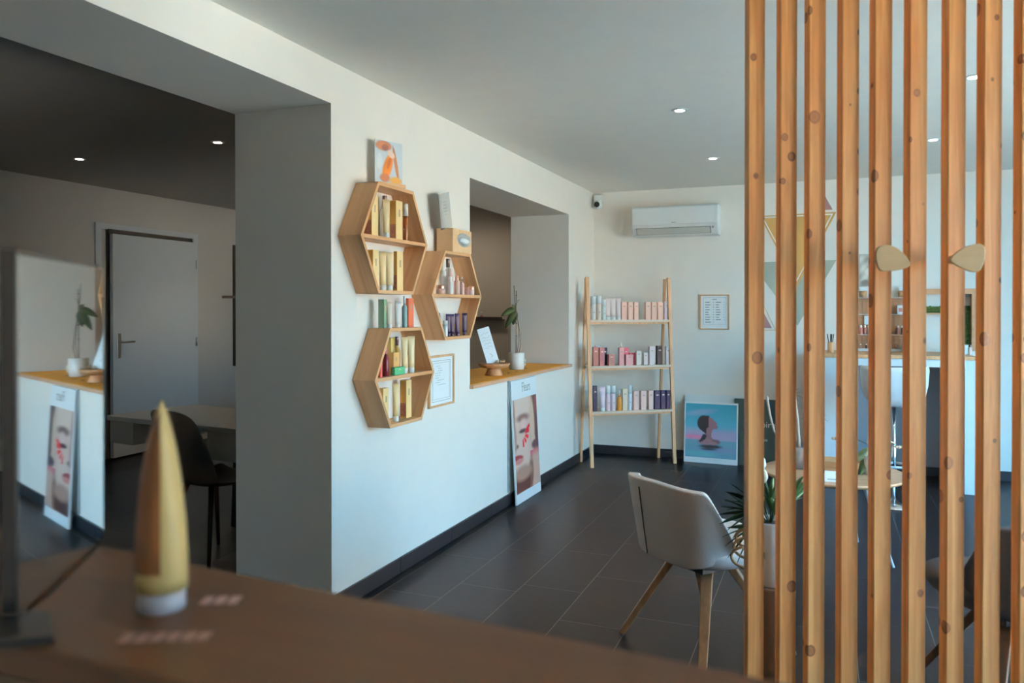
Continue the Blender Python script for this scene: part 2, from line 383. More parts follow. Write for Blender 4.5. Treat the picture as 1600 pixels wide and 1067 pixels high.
def tube_rings(w, d, z0, z1, n=20, steps=8, wt=None, pw=1.0):
    out = []; wt = wt or w
    for s in range(steps+1):
        f = s/steps; a = w/2 + (wt/2-w/2)*f; b = d/2*(1-f**pw)**.8 + .0008
        out.append([(a*cos(2*pi*k/n), b*sin(2*pi*k/n), z0+(z1-z0)*f) for k in range(n)])
    return out
rt_ = thing('cosmetic_tube', tb, radians(133), 'large yellow cosmetic tube standing on its white cap on the counter', 'tube')
MB().loft(tube_rings(.042, .041, .018, .180, 28, 14, .046, 2.1)).build('tube_body', mat('yellow_tube', (.50, .35, .13), .5), rt_)
MB().lathe([(.0185, 0), (.0195, .002), (.0195, .019)], 28).build('cap', mat('lilac_white_cap', (.46, .42, .44), .4), rt_)
_r = tube_rings(.0428, .0418, .035, .178, 28, 14, .0468, 2.1); _b = MB(); _v = [[_b.bm.verts.new(p) for p in r[0:15]] for r in _r]
for A_, B_ in zip(_v, _v[1:]):
    for k in range(14): _b.bm.faces.new((A_[k], A_[k+1], B_[k+1], B_[k])).smooth = True
_b.build('side_print', mat('orange_print_shade', (.17, .062, .012), .5), rt_)  # orange print of the left half, with that side's shade in its colour
def sticker(px, py, lab, n, col):
    c = onZ(px, py, Q)
    r = thing('counter_sticker', c, radians(24), lab, 'sticker')
    for k in range(n):
        MB().box(-.012*n/2+.012*k, -.012*n/2+.012*k+.0085, -.009, .009, .0, .0008).build('sticker_letter', mat(col[0], col[1], .6), r)
sticker(348, 938, 'small pale pink sticker on the counter to the right of the yellow tube', 3, ('pale_pink_sticker', (.62, .36, .30)))
sticker(262, 996, 'row of faint pinkish sticker letters on the counter before the yellow tube', 6, ('dull_pink_sticker', (.40, .22, .17)))

# ------------------------------------------------------------------ generic products
def carton(px, xm, x1, yb, yt, X, zb, col, lab, grp, side=None, deep=None, cat='box', rough=.45):
    """carton on a shelf of the left wall: px..xm is its left side, xm..x1 its front (pixels); X = front plane"""
    a = onX(xm, yb, X); b = onX(x1, yb, X); w = b.y-a.y
    t = a.y*cos(YAW) - a.x*sin(YAW); d = deep or max(.02, (xm-px)/1222*t/.86)
    h = onX((xm+x1)/2, yt, X).z - onX((xm+x1)/2, yb, X).z
    m = mat('carton_%s' % lab[:18].replace(' ', '_'), col, rough)
    r = MB().box(-d/2, d/2, -w/2, w/2, 0, h).build('product_carton', m, bevel=.0008, segs=1)
    r.location = (X-d/2, (a.y+b.y)/2, zb)
    tag(r, lab, cat, grp)
    if side:   # printed side panel
        s_ = MB().box(-d*.46, d*.46, -w/2-.0006, -w/2+.0004, h*.02, h*.98).build('side_print', mat('gold_card', (.56, .30, .04), .35), r)
        MB().box(-d*.40, d*.42, -w/2-.0010, -w/2, h*.06, h*.40).build('photo_print', mat('brown_photo', (.30, .11, .06), .5, noise=.7, nscale=60), r)
    for q in range(3):
        pass
    MB().box(d/2-.0003, d/2+.0004, -w*.10, w*.12, h*.60, h*.78).build('print_mark', mat('faint_print', tuple(c*.62 for c in col), .6) if 0 else mat('taupe_print', (.42, .33, .24), .6), r)
    return r
def stand(kind, xc, wpx, yb, yt, X, zb, col, lab, grp, cap=(.85, .83, .78), plane='X', loc=None, h=None, w=None, rz=None, see=0):
    if loc is None:
        p = onX(xc, yb, X); t = p.y*cos(YAW) - p.x*sin(YAW); w = wpx/1222*t; h = onX(xc, yt, X).z - p.z; loc = (X, p.y, zb)
    key = '%s_%d_%d_%d' % (('clear' if see else 'pack'), col[0]*99, col[1]*99, col[2]*99)
    m = mat(key, col, .2 if see else .42, spec=.2 if max(col) < .15 else None, trans=.75 if see else 0, ior=1.4 if see else None)
    cm = mat('cap_%d_%d_%d' % tuple(int(c*99) for c in cap), cap, .3, metal=.8 if cap[0] > .7 and cap[2] < .55 and cap[1] < .6 else 0)
    cat = {'tube': 'tube', 'bottle': 'bottle', 'pump': 'bottle', 'dropper': 'bottle', 'jar': 'jar', 'spray': 'bottle', 'can': 'bottle'}[kind]
    nm = {'tube': 'cream_tube', 'bottle': 'lotion_bottle', 'pump': 'pump_bottle', 'dropper': 'dropper_bottle', 'jar': 'cream_jar', 'spray': 'spray_bottle', 'can': 'tall_bottle'}[kind]
    if kind == 'tube':
        rz = radians(52) if rz is None else rz
        ch = h*.14; o = MB().loft(tube_rings(w*.86, w*.62, ch, h, 16, 6, w*1.02)).build(nm, m)
        MB().lathe([(w*.38, 0), (w*.40, .001), (w*.40, ch+.001)], 16).build('cap', cm, o)
        MB().box(w*.14, w*.20, -w*.12, w*.12, h*.55, h*.60).build('print_mark', mat('taupe_print', (.42, .33, .24), .6), o)
    elif kind == 'jar':
        r = w/2; o = MB().lathe([(r*.9, 0), (r, .003), (r, h*.58), (r*.86, h*.62)], 18).build(nm, m)
        MB().lathe([(r*1.0, h*.60), (r*1.02, h*.62), (r*1.02, h*.97), (r*.94, h)], 18).build('lid', cm, o)
    elif kind == 'can':
        r = w/2; o = MB().lathe([(r*.96, 0), (r, .002), (r, h*.66), (r*.98, h*.665)], 16).build(nm, m)
        MB().lathe([(r*.985, h*.67), (r*.985, h*.985), (r*.85, h)], 16).build('cap', cm, o)
        MB().box(-r*.25, r*.25, -r-.0006, -r+.004, h*.30, h*.34).build('print_mark', mat('taupe_print', (.42, .33, .24), .6), o)
    elif kind == 'bottle':
        r = w/2; o = MB().lathe([(r*.95, 0), (r, .002), (r, h*.70), (r*.55, h*.76)], 16).build(nm, m)
        MB().lathe([(r*.62, h*.755), (r*.64, h*.77), (r*.64, h*.99), (r*.5, h)], 16).build('cap', cm, o)
    elif kind == 'dropper':
        r = w/2; o = MB().lathe([(r*.95, 0), (r, .002), (r, h*.55), (r*.8, h*.62), (r*.42, h*.66), (r*.42, h*.69)], 16).build(nm, m)
        MB().lathe([(r*.50, h*.69), (r*.50, h*.80)], 14).build('collar', mat('rose_gold', (.80, .50, .38), .25, metal=.9), o)
        MB().lathe([(r*.30, h*.80), (r*.32, h*.90), (r*.20, h*.98), (r*.08, h)], 12).build('dropper_bulb', cm, o)
    else:
        r = w/2; o = MB().lathe([(r*.95, 0), (r, .002), (r, h*.62), (r*.75, h*.68), (r*.4, h*.72), (r*.4, h*.76)], 16).build(nm, m)
        MB().lathe([(r*.46, h*.76), (r*.48, h*.99), (r*.44, h)], 14).build('pump_cap', cm, o)
    o.location = loc; o.rotation_euler = (0, 0, rz if rz is not None else 0)
    return tag(o, lab, cat, grp)

# ------------------------------------------------------------------ hexagonal wall shelves
HX = -1.945; HD = HX - LX
def hexa(yc, zc, hw, hh, ux, lab, tilt=0):
    r = thing('hexagonal_shelf', (LX, yc, zc), 0, lab, 'shelf', 'hexagonal wooden wall shelves')
    P = [(-hw, 0), (-ux, hh), (ux, hh), (hw, 0), (ux, -hh), (-ux, -hh)]; th = .017
    I = []
    for k in range(6):   # inner outline by mitring
        a, b, c = Vector(P[k-1]), Vector(P[k]), Vector(P[(k+1) % 6]); d1 = (b-a).normalized(); d2 = (c-b).normalized()
        n1 = Vector((d1.y, -d1.x)); n2 = Vector((d2.y, -d2.x)); bi = (n1+n2).normalized(); I.append(b + bi*(th/max(.3, bi.dot(n1))))
    for k in range(6):
        a, b = k, (k+1) % 6; Q_ = [P[a], P[b], tuple(I[b]), tuple(I[a])]
        MB().prism(Q_, lambda u, v, w: (w, u, v), .001, HD).build('side_panel', OAK, r, bevel=.0007, segs=1)
    MB().box(.001, HD-.002, -hw+th*1.15, hw-th*1.15, -.009, .008).build('shelf_board', OAK, r)
    return r
hexa(3.345, 1.718, .320, .263, .168, 'largest hexagonal oak wall shelf, topmost, with yellow tubes and cartons')
hexa(4.038, 1.458, .326, .248, .166, 'hexagonal oak wall shelf beside the pass-through, holding pink jars and navy tubes')
hexa(3.442, 1.047, .300, .242, .160, 'lowest hexagonal oak wall shelf, nearest the floor, beside the framed certificate')
G1 = 'products on the topmost hexagonal shelf'; G2 = 'products on the hexagonal shelf by the pass-through'; G3 = 'products on the lowest hexagonal shelf'
CRE = (.90, .64, .29); YEL = (.78, .58, .24); WHC = (.84, .82, .78)
zs = 1.726; zl = 1.718-.263+.017
carton(568, 581, 591, 374, 310, -1.99, zs, CRE, 'pale yellow carton with gold side, leftmost on the upper board of the topmost shelf', G1, True)
stand('pump', 601, 15, 372, 303, -2.035, zs, (.80, .78, .74), 'white pump bottle with black cap behind the upper cream tube', G1, cap=(.05, .04, .04))
stand('tube', 603.5, 12, 375, 314, -1.99, zs, (.86, .66, .36), 'cream tube on the upper board of the topmost shelf, before a white pump bottle', G1)
carton(609, 619, 629, 377, 315, -1.985, zs, CRE, 'pale yellow carton with gold side, upper board, right of the cream tube', G1, True)
stand('can', 633.5, 9, 378, 319, -1.985, zs, (.62, .24, .07), 'slim amber bottle with clear cap on the topmost shelf', G1, cap=(.78, .72, .66), see=1)
carton(572, 583, 592, 453, 390, -1.985, zl, CRE, 'pale yellow carton standing leftmost at the bottom of the topmost shelf', G1, True)
stand('tube', 598, 11.5, 453, 392, -1.99, zl, (.84, .62, .31), 'left one of two cream tubes at the bottom of the topmost shelf', G1)
stand('tube', 609, 12, 453, 393, -1.98, zl, (.88, .68, .38), 'right one of two cream tubes at the bottom of the topmost shelf', G1)
carton(615, 620.5, 630, 453, 391, -1.98, zl, CRE, 'pale yellow carton at the bottom of the topmost shelf, right of the two tubes', G1, True)
# picture card in a wooden block on the topmost shelf
ct = thing('picture_card', (-1.995, 3.36, 1.983), radians(-22), 'picture card of an amber bottle held upright in a small wooden block', 'card')
MB().box(-.012, .022, -.07, .085, 0, .018).build('card_holder', OAK, ct, bevel=.001)
MB().box(.002, .004, -.090, .078, .012, .225).build('card', PAPER, ct)
P_ = Pic(40, 46, lambda u, v: (.66, .70, .72))
P_.blob(.30, .12, .30, .12, (.30, .13, .07)); P_.blob(.36, .16, .13, .08, (.08, .03, .03)); P_.blob(.75, .5, .06, .42, (.36, .16, .08), rot=-.25)
P_.blob(.45, .62, .15, .36, (.74, .24, .04), rot=.42); P_.blob(.5, .52, .06, .16, (.35, .10, .03), rot=.42); P_.blob(.58, .30, .14, .08, (.82, .62, .50), rot=.4)
P_.blob(.35, .88, .18, .10, (.26, .10, .05)); P_.blob(.75, .92, .22, .09, (.80, .42, .10)); P_.blob(.16, .5, .10, .2, (.80, .82, .84))
P_.build('card_print', lambda u, v: (.0045, -.089+.166*u, .223-.205*v), ct)
# tissue box and clear sign on the second shelf
z2 = 1.458+.248
tx = thing('tissue_box', (-1.998, 4.085, z2), 0, 'wooden tissue box with a silver oval slot on top of the middle shelf', 'box')
MB().box(-.052, .052, -.115, .135, 0, .135).build('box_body', PLY, tx, bevel=.003)
MB().prism([(.030+.092*cos(a), .040*sin(a)) for a in [2*pi*k/20 for k in range(20)]], lambda u, v, w: (w, u, .075+v), .050, .0535).build('slot_rim', mat('silver_foil', (.62, .62, .60), .3, metal=.7), tx, bevel=.001)
b = MB(); b.loft([[(.053+.012*f, .03+(.07-.03*f)*cos(a)+.008*sin(5*a), .07+(.022-.010*f)*sin(a)) for a in [2*pi*k/14 for k in range(14)]] for f in (0, .6, 1.0)]); b.build('tissue', PAPER, tx)
sg = thing('clear_sign', (-2.0, 4.0, z2+.135), radians(4), 'clear acrylic sign standing on the wooden tissue box', 'sign')
sg.rotation_euler = (radians(13), 0, radians(2))
MB().box(-.0015, .0015, -.075, .075, .001, .20).build('acrylic_sheet', mat('frosted_acrylic', (.74, .74, .72), .1, trans=.85, ior=1.15), sg)
tx2 = MB()
for k, w_ in enumerate((.05, .03, .06, .045, .02)): tx2.box(.0016, .0021, -w_/2, w_/2, .15-.018*k, .153-.018*k)
tx2.build('sign_lettering', INK, sg)
# second shelf contents
zs = 1.466; zl = 1.458-.248+.017; ROSE = (.80, .47, .34); PNK = (.74, .52, .46)
stand('pump', 700, 13, 457, 401, -2.03, zs, (.78, .74, .70), 'tall white bottle with black pump at the back of the middle shelf', G2, cap=(.05, .04, .04))
stand('can', 693, 8, 457, 420, -2.01, zs, (.80, .74, .72), 'slim white bottle at the far left behind the rose gold jar', G2)
stand('can', 704, 10, 458, 417, -2.0, zs, PNK, 'tall nude pink bottle standing in the middle of the jars', G2, cap=(.80, .60, .52))
stand('jar', 688.5, 14, 459, 445, -1.985, zs, (.60, .40, .36), 'rose gold lidded jar, leftmost on the middle shelf', G2, cap=ROSE)
stand('bottle', 703.5, 8, 460, 432, -1.965, zs, (.82, .76, .72), 'short white bottle in front of the tall nude pink bottle', G2)
stand('bottle', 714, 9, 460, 430, -1.975, zs, (.68, .44, .36), 'small pink glass bottle with rose gold cap', G2, cap=ROSE)
stand('dropper', 722, 7, 461, 432, -1.975, zs, (.72, .48, .42), 'small pink dropper bottle right of the rose gold capped bottle', G2)
stand('jar', 731, 8, 461, 449, -1.99, zs, (.62, .38, .36), 'small dark pink jar behind the rightmost jar', G2, cap=(.66, .36, .32))
stand('jar', 736.5, 9, 462, 448, -1.97, zs, (.74, .56, .56), 'small pink jar, rightmost on the middle shelf', G2, cap=ROSE)
NAV = (.012, .012, .048)
stand('can', 695.5, 8, 525, 500, -1.985, zl, (.80, .78, .76), 'short white bottle beside the navy tubes', G2)
for xc, yt, lab in ((700.5, 490, 'navy tube, leftmost of the row, half behind the white bottle'), (706.5, 490.5, 'navy tube, second of the row in the middle shelf'),
                    (714.5, 490, 'navy tube, third of the row in the middle shelf'), (726, 490.5, 'navy tube standing apart at the right of the row')):
    stand('tube', xc, 8.5, 525, yt, -1.985, zl, NAV, lab, G2, cap=NAV)
lt = stand('tube', 684, 7, 505, 474, -1.99, zl, NAV, 'dark tube leaning against the sloping side of the middle shelf', G2, cap=NAV)
lt.location = (-1.99, 3.905, zl+.03); lt.rotation_euler = (radians(19), 0, 0)
# on and in the lowest shelf
z3 = 1.047+.242; zs = 1.055; zl = 1.047-.242+.017
carton(591, 600, 604.5, 511, 466, -1.99, z3, (.16, .30, .20), 'dark green carton standing on top of the lowest shelf', G3)
stand('tube', 608.5, 9.5, 512, 471, -1.98, z3, (.80, .68, .52), 'cream tube on top of the lowest shelf, next to the green carton', G3)
stand('tube', 621.5, 9, 511, 470, -1.99, z3, (.80, .76, .70), 'white tube on top of the lowest shelf, between cream tube and teal bottle', G3)
stand('spray', 632, 8.5, 511, 462, -1.985, z3, (.12, .26, .30), 'teal spray bottle with clear cap on top of the lowest shelf', G3, cap=(.66, .70, .72))
carton(636.5, 638.5, 646.5, 511, 466, -1.985, z3, (.72, .17, .08), 'coral red carton, rightmost on top of the lowest shelf', G3)
carton(604, 611, 618, 583, 527, -2.035, zs, (.62, .46, .14), 'golden carton at the back of the lowest shelf', G3)
stand('pump', 620, 12, 580, 524, -2.05, zs, (.50, .34, .10), 'dark capped golden bottle at the very back of the lowest shelf', G3, cap=(.08, .04, .06))
stand('bottle', 594, 7, 594, 560, -1.975, zs, (.72, .10, .07), 'small red bottle, leftmost in the lowest shelf', G3, cap=(.80, .70, .68))
stand('pump', 602.5, 10.5, 592, 546, -1.985, zs, (.42, .06, .10), 'crimson bottle with clear cap in the lowest shelf', G3, cap=(.55, .20, .24), see=1)
carton(607, 615, 623.5, 584, 550, -1.995, zs, (.74, .42, .14), 'short orange carton in the lowest shelf behind the green one', G3)
carton(611, 617, 632.5, 588, 576, -1.965, zs, (.04, .30, .16), 'small flat green carton lying before the orange carton', G3)
stand('tube', 632, 11, 585, 528, -1.985, zs, (.86, .66, .35), 'cream tube standing left in the pair on the lowest shelf board', G3)
stand('tube', 642.5, 12, 583, 526, -1.98, zs, (.88, .67, .36), 'cream tube standing right in the pair on the lowest shelf board', G3)
carton(591.5, 599, 607.5, 657, 601, -1.985, zl, CRE, 'pale yellow carton at the bottom left of the lowest shelf', G3)
stand('tube', 618.5, 11, 656, 597, -1.985, zl, CRE, 'cream tube at the bottom of the lowest shelf between two cartons', G3)
carton(625, 635, 643, 652, 593, -1.99, zl, CRE, 'pale yellow carton with gold side at the bottom right of the lowest shelf', G3, True)

# framed certificate on the left wall, framed price list on the back wall
def frame_on(root, w, h, border, fmat, depth=.018):
    b = MB(); b.box(-w/2, w/2, 0, depth, 0, border).box(-w/2, w/2, 0, depth, h-border, h).box(-w/2, -w/2+border, 0, depth, border, h-border).box(w/2-border, w/2, 0, depth, border, h-border)
    b.build('frame', fmat, root, bevel=.001, segs=1)
    MB().box(-w/2+border*.8, w/2-border*.8, .009, .0125, border*.8, h-border*.8).build('paper', PAPER, root)
cf = thing('framed_certificate', (LX+.0185, 4.05, .822), pi/2, 'framed certificate with a double ruled border on the left wall', 'picture')
frame_on(cf, .315, .295, .012, OAKZ)
b = MB(); n_ = -.0005+.009
for x0, x1, z0, z1 in ((-.115, .115, .262, .264), (-.115, .115, .250, .2512), (-.115, .115, .03, .032), (-.115, .115, .043, .0442), (-.117, -.115, .03, .264), (.115, .117, .03, .264), (-.105, -.1038, .043, .25), (.1038, .105, .043, .25)): b.box(x0, x1, .0085, n_+.0006, z0, z1)
for k in range(9):
    x0 = random.uniform(-.08, -.02); b.box(x0, x0+random.uniform(.04, .10), .0085, n_+.0006, .232-.0135*k, .2335-.0135*k)
b.build('ruled_text', INK, cf)
pf = thing('framed_price_list', (-.932, BY-.0185, 1.197), 0, 'small framed printed list hanging on the back wall', 'picture')
frame_on(pf, .262, .318, .010, OAKZ)
b = MB()
for x0, x1, z0, z1 in ((-.10, .10, .291, .2925), (-.10, .10, .045, .0465), (-.1, -.0985, .045, .292), (.0985, .1, .045, .292), (-.02, .02, .272, .277)): b.box(x0, x1, .008, .0092, z0, z1)
for k in range(9):
    z = .245-.0225*k
    for x0, L_ in ((-.082, .042), (-.012, .008), (.012, .040), (.082, .006)):
        if k == 8 and x0 > 0: continue
        b.box(x0, x0+L_*random.uniform(.6, 1.2), .008, .0092, z, z+.006)
b.build('printed_lines', INK, pf)

# ------------------------------------------------------------------ sill of the pass-through and what stands on it
SZ = .905
sl = MB().box(LB+.002, LX+.025, O2[0]-.008, O2[1]+.03, O2[2]-.003, SZ).build('wooden_sill', SILLW, bevel=.002)
# trimmed so that the board fits the opening and its nosing laps the wall face
sl.data.clear_geometry()
b = bmesh.new(); bmm = MB(); bmm.bm = b
bmm.box(LB+.002, LX-.001, O2[0]+.001, O2[1]-.001, O2[2]+.0005, SZ).box(LX-.001, LX+.025, O2[0]-.006, O2[1]+.03, O2[2]-.004, SZ)
bmesh.ops.recalc_face_normals(b, faces=b.faces[:]); b.to_mesh(sl.data); b.free(); sl.data.materials.clear(); sl.data.materials.append(SILLW)
tag(sl, 'wooden sill board with pale front edge in the pass-through', 'sill')
mt = MB().box(LB+.02, LX+.012, O2[0]+.004, O2[1]-.06, SZ, SZ+.003).build('table_mat', MUST); tag(mt, 'mustard yellow mat laid over the pass-through sill', 'mat')
SZ += .003
c = onX(772, 579, -2.20); bw = thing('wooden_stand', (-2.20, c.y, SZ), 0, 'small round wooden pedestal stand on the yellow mat', 'stand')
TW_ = wood('turned_wood', (.40, .20, .09), (.58, .33, .17), 'Z', .5, 30)
MB().lathe([(.062, 0), (.064, .004), (.048, .045), (.046, .05)], 28).build('foot', TW_, bw)
MB().lathe([(.048, .05), (.095, .058), (.112, .075), (.114, .086), (.108, .088)], 32).build('top_plate', TW_, bw)
ns = thing('notice_card', (-2.205, c.y-.005, SZ+.09), 0, 'white handwritten notice card leaning back on the round wooden stand', 'sign')
ns.rotation_euler = (radians(15), radians(-8), radians(-48))
MB().box(-.0015, .0015, -.046, .046, .0, .26).build('card_sheet', mat('card_white', (.80, .82, .83), .35), ns)
b = MB()
for k in range(5):
    for j in range(6): 
        z = .215-.024*k + random.uniform(-.004, .004); y = -.03+.0105*j
        b.beam((.002, y, z), (.002, y+random.uniform(.004, .010), z+random.uniform(-.008, .010)), .0012, .0014)
b.beam((.002, -.005, .07), (.002, .012, .05), .0012, .002); b.beam((.002, .012, .05), (.002, .0, .042), .0012, .002)
b.build('handwriting', INK, ns)
fl = thing('dried_flower_head', (-2.17, c.y+.045, SZ+.088), 0, 'small cluster of dried white flowers on the round wooden stand', 'flowers')
for k in range(7):
    a = k*.9; MB().lathe([(.002, 0), (.012, .006), (.014, .014), (.006, .022)], 8, (.022*cos(a), .030*sin(a)-.01*(k > 3), 0)).build('petal_head', mat('dry_petal' if k % 2 else 'dry_petal_brown', (.72, .68, .58) if k % 2 else (.34, .22, .12), .8), fl)
c2 = onX(807, 571, -2.26)
op = thing('orchid_plant', (-2.26, c2.y, SZ), 0, 'bare-stemmed orchid with dark leaves in a white relief pot on the sill', 'plant')
MB().lathe([(.055, 0), (.060, .004), (.062, .05), (.064, .128), (.060, .132), (.056, .120), (.004, .118)], 28).build('pot', mat('white_ceramic', (.78, .76, .73), .3), op)
b = MB()
for k in range(7):
    a = 2*pi*k/7; b.loft([[(.061+.004*f, .020+.022*cos(a)*f2+.008*cos(t), .055+.024*sin(a)*f2+.008*sin(t)) for t in [2*pi*q/6 for q in range(6)]] for f, f2 in ((0, 1), (1, .8))])
b.build('flower_relief', mat('relief_ceramic', (.74, .72, .58), .4), op)
MB().lathe([(.056, .112), (.05, .122), (.03, .126), (.005, .124)], 16).build('bark_soil', mat('bark', (.07, .045, .03), .9, noise=.5, nscale=60, bump=.8, bscale=80), op)
STEM = mat('orchid_stem', (.055, .05, .035), .6); LEAFD = mat('orchid_leaf', (.035, .065, .03), .35, noise=.3)
MB().tube([(0, -.01, .12), (.002, -.012, .30), (0, -.008, .50), (.002, -.012, .62)], .0035, 6).build('support_stick', STEM, op)
MB().tube([(.01, .02, .12), (.02, .045, .20), (.012, .03, .32), (0, -.004, .45), (0, -.04, .56), (0, -.055, .66)], .003, 6).build('flower_stem', STEM, op)
MB().tube([(0, -.006, .50), (.0, .03, .545), (0, .075, .55)], .002, 6).build('flower_stem', STEM, op)
MB().tube([(.0, .01, .12), (.01, .030, .22), (.006, .015, .36), (0, -.01, .48)], .0025, 6).build('flower_stem', STEM, op)
for z, dy in ((.26, 0), (.36, 0), (.44, 0), (.58, 0)): MB().lathe([(.007, 0), (.007, .006)], 8, (.002, -.010, z)).build('clip', BLACK, op)
def leaf(root, p0, dirv, L, wd, droop, m, name='leaf', twist=0, n=7, side=None):
    p0 = Vector(p0); d = Vector(dirv).normalized(); sd = d.cross(Vector((0, 0, 1))).normalized() if abs(d.z) < .98 else Vector((1, 0, 0))
    if side: sd = Vector(side).normalized()
    sd = (Matrix.Rotation(twist, 3, d) @ sd); up = sd.cross(d).normalized(); b = MB(); V = []
    for i in range(n+1):
        f = i/n; p = p0 + d*(L*f) + Vector((0, 0, -droop*L*f*f)); w = wd*sin(pi*min(1, max(.03, f**.8)))**.7 if i < n else .001
        V.append([b.bm.verts.new(p - sd*w/2 + up*w*.08), b.bm.verts.new(p - up*w*.06), b.bm.verts.new(p + sd*w/2 + up*w*.08)])
    for A, B in zip(V, V[1:]):
        for k in range(2): f_ = b.bm.faces.new((A[k], A[k+1], B[k+1], B[k])); f_.smooth = True
    return b.build(name, m, root, solid=.0012)
def facing(a):   # direction in the plane across the room, angle from vertical
    return (.93*sin(a), .36*sin(a), cos(a))
for a, L_, w_, z in ((-2.55, .15, .055, .47), (-1.95, .13, .050, .485), (-2.9, .10, .055, .46), (-.6, .06, .03, .47)):
    leaf(op, (0, -.008, z), facing(a), L_, w_, .15, LEAFD, side=facing(a+pi/2), twist=.35)
for k, (px, py) in enumerate(((806, 573), (823, 571), (796, 576))):
    q = onX(px, py, -2.16 if k != 1 else -2.20); r = thing('fallen_petal', (q.x, q.y, SZ), k*1.3, ['dried petal lying before the orchid pot', 'dried petal lying right of the orchid pot', 'flat dried petal on the mat nearest the round stand'][k], 'petal')
    for j in range(2): leaf(r, (0, 0, .003), (cos(j*1.8+.4), sin(j*1.8+.4), .25), .022, .014, .3, mat('brown_petal', (.22, .12, .06), .7), 'petal_half', n=4)
# tall face poster leaning against the wall under the sill
pw, ph = .505, .872
fp = thing('face_poster', (LX+.066, 5.105, .001), pi/2, 'tall poster of a woman with red petals under her closed eye, leaning on the wall', 'poster')
fp.rotation_euler = (radians(-3.1), 0, pi/2)
MB().box(0, pw, .0005, .012, 0, ph).build('board', mat('poster_board', (.80, .82, .82), .5), fp)
P_ = Pic(64, 96, lambda u, v: (.50+.04*v, .36+.02*v, .30+.02*v))
def F(x, y):
    u = (x-84)/(292-84); return (u, 0)
P_.blob(.30, .10, .45, .22, (.64, .50, .42), .6); P_.blob(.25, .62, .40, .30, (.60, .46, .39), .7)
P_.poly([(.76, 0), (1, 0), (1, .60), (.86, .58), (.80, .45), (.76, .3), (.74, .12)], (.05, .03, .035)); P_.blob(.86, .45, .17, .16, (.06, .035, .04), .4)
P_.blob(.93, .10, .05, .10, (.12, .045, .05), .5)
P_.blob(.78, .50, .09, .07, (.52, .36, .29), .4); P_.blob(.76, .30, .10, .28, (.56, .42, .32), .5)
P_.poly([(.62, .61), (1, .585), (1, .66), (.62, .68)], (.52, .03, .11)); P_.blob(.9, .55, .20, .055, (.07, .035, .05), .4)
P_.blob(.85, .80, .28, .18, (.50, .33, .26), .6); P_.blob(.62, .86, .10, .18, (.16, .08, .06), .6, rot=.3)
P_.poly([(0, .80), (.30, .86), (.62, .80), (.55, 1), (0, 1)], (.06, .03, .03)); P_.blob(.30, .80, .36, .08, (.36, .23, .18), .6)
P_.blob(.38, .215, .25, .045, (.17, .10, .09), .7); P_.blob(.40, .30, .18, .075, (.55, .38, .34), .5); P_.blob(.40, .29, .12, .05, (.64, .46, .42), .6)
P_.blob(.36, .355, .16, .022, (.05, .03, .035), .5); P_.blob(.06, .50, .10, .025, (.16, .08, .07), .6); P_.blob(.04, .42, .05, .14, (.36, .25, .22), .6)
P_.blob(.12, .625, .20, .032, (.24, .03, .04), .4, rot=.05); P_.blob(.15, .665, .17, .03, (.50, .22, .20), .5); P_.blob(.02, .15, .05, .2, (.30, .2, .18), .8)
for (x0, y0, x1, y1) in ((.46, .36, .66, .315), (.44, .39, .62, .37), (.42, .415, .58, .44), (.38, .43, .48, .49), (.345, .435, .36, .535)):
    cx, cy = (x0+x1)/2, (y0+y1)/2; asp = .72/.505*1.0
    dx, dy = (x1-x0), (y1-y0)*1.45; L_ = sqrt(dx*dx+dy*dy)/2; an = math.atan2(dy, dx); n = 10
    pts = []
    for k in range(n):
        a = 2*pi*k/n; lx, ly = L_*cos(a)*1.05, .030*sin(a)*(1+.5*cos(a)); pts.append((cx+lx*cos(an)-ly*sin(an), cy+(lx*sin(an)+ly*cos(an))/1.45))
    P_.poly(pts, (.70, .015, .03))
P_.build('poster_print', lambda u, v: (.012+(pw-.02)*u, -.0002, ph*.845-(ph*.765)*v), fp)
text_mesh('poster_title', 'Fleurs', .10, mat('pale_grey_ink', (.28, .32, .33), .7), fp, Matrix.Translation((pw*.58, -.0004, ph*.895)) @ Matrix.Rotation(pi/2, 4, 'X') @ Matrix.Scale(.7, 4, (1, 0, 0)))
cb = MB().box(LX+.001, LX+.012, 5.086, 5.098, 0.09, .881).build('cable_cover', mat('grey_cable', (.30, .36, .38), .5)); tag(cb, 'thin grey cable trunking running down the wall left of the face poster', 'cable')

# ------------------------------------------------------------------ air conditioner and camera on the back wall
ac = thing('air_conditioner', (-1.265, BY, 2.05), 0, 'white wall-mounted air conditioner near the ceiling of the back wall', 'air conditioner')
prof = [(0, .275), (-.17, .275), (-.205, .255), (-.212, .10), (-.205, .075), (-.16, .005), (-.12, 0), (0, 0)]
MB().prism(prof, lambda u, v, w: (w, u, v), -.385, .385).build('casing', PLASTIC, ac, bevel=.006)
MB().prism([(-.2135, .095), (-.207, .26), (-.2145, .25), (-.219, .10)], lambda u, v, w: (w, u, v), -.378, .355).build('front_panel', WHITE, ac, bevel=.002)
MB().prism([(-.2085, .070), (-.168, .012), (-.163, .012), (-.203, .070)], lambda u, v, w: (w, u-.004, v), -.345, .325).build('outlet_recess', mat('vent_grey', (.16, .16, .15), .6), ac)
MB().prism([(-.214, .066), (-.178, .016), (-.182, .013), (-.219, .063)], lambda u, v, w: (w, u, v), -.338, .318).build('louvre', mat('louvre_grey', (.50, .51, .48), .4), ac, bevel=.001)
MB().box(-.02, .02, -.2205, -.2185, .112, .117).build('badge', mat('badge_grey', (.3, .3, .3), .4), ac)
MB().box(.335, .352, -.212, -.205, .052, .07).build('display_window', mat('badge_grey', (.3, .3, .3), .4), ac)
sc_ = thing('security_camera', (-2.005, BY-.07, 2.33), 0, 'small white security camera with black lens in the ceiling corner', 'camera')
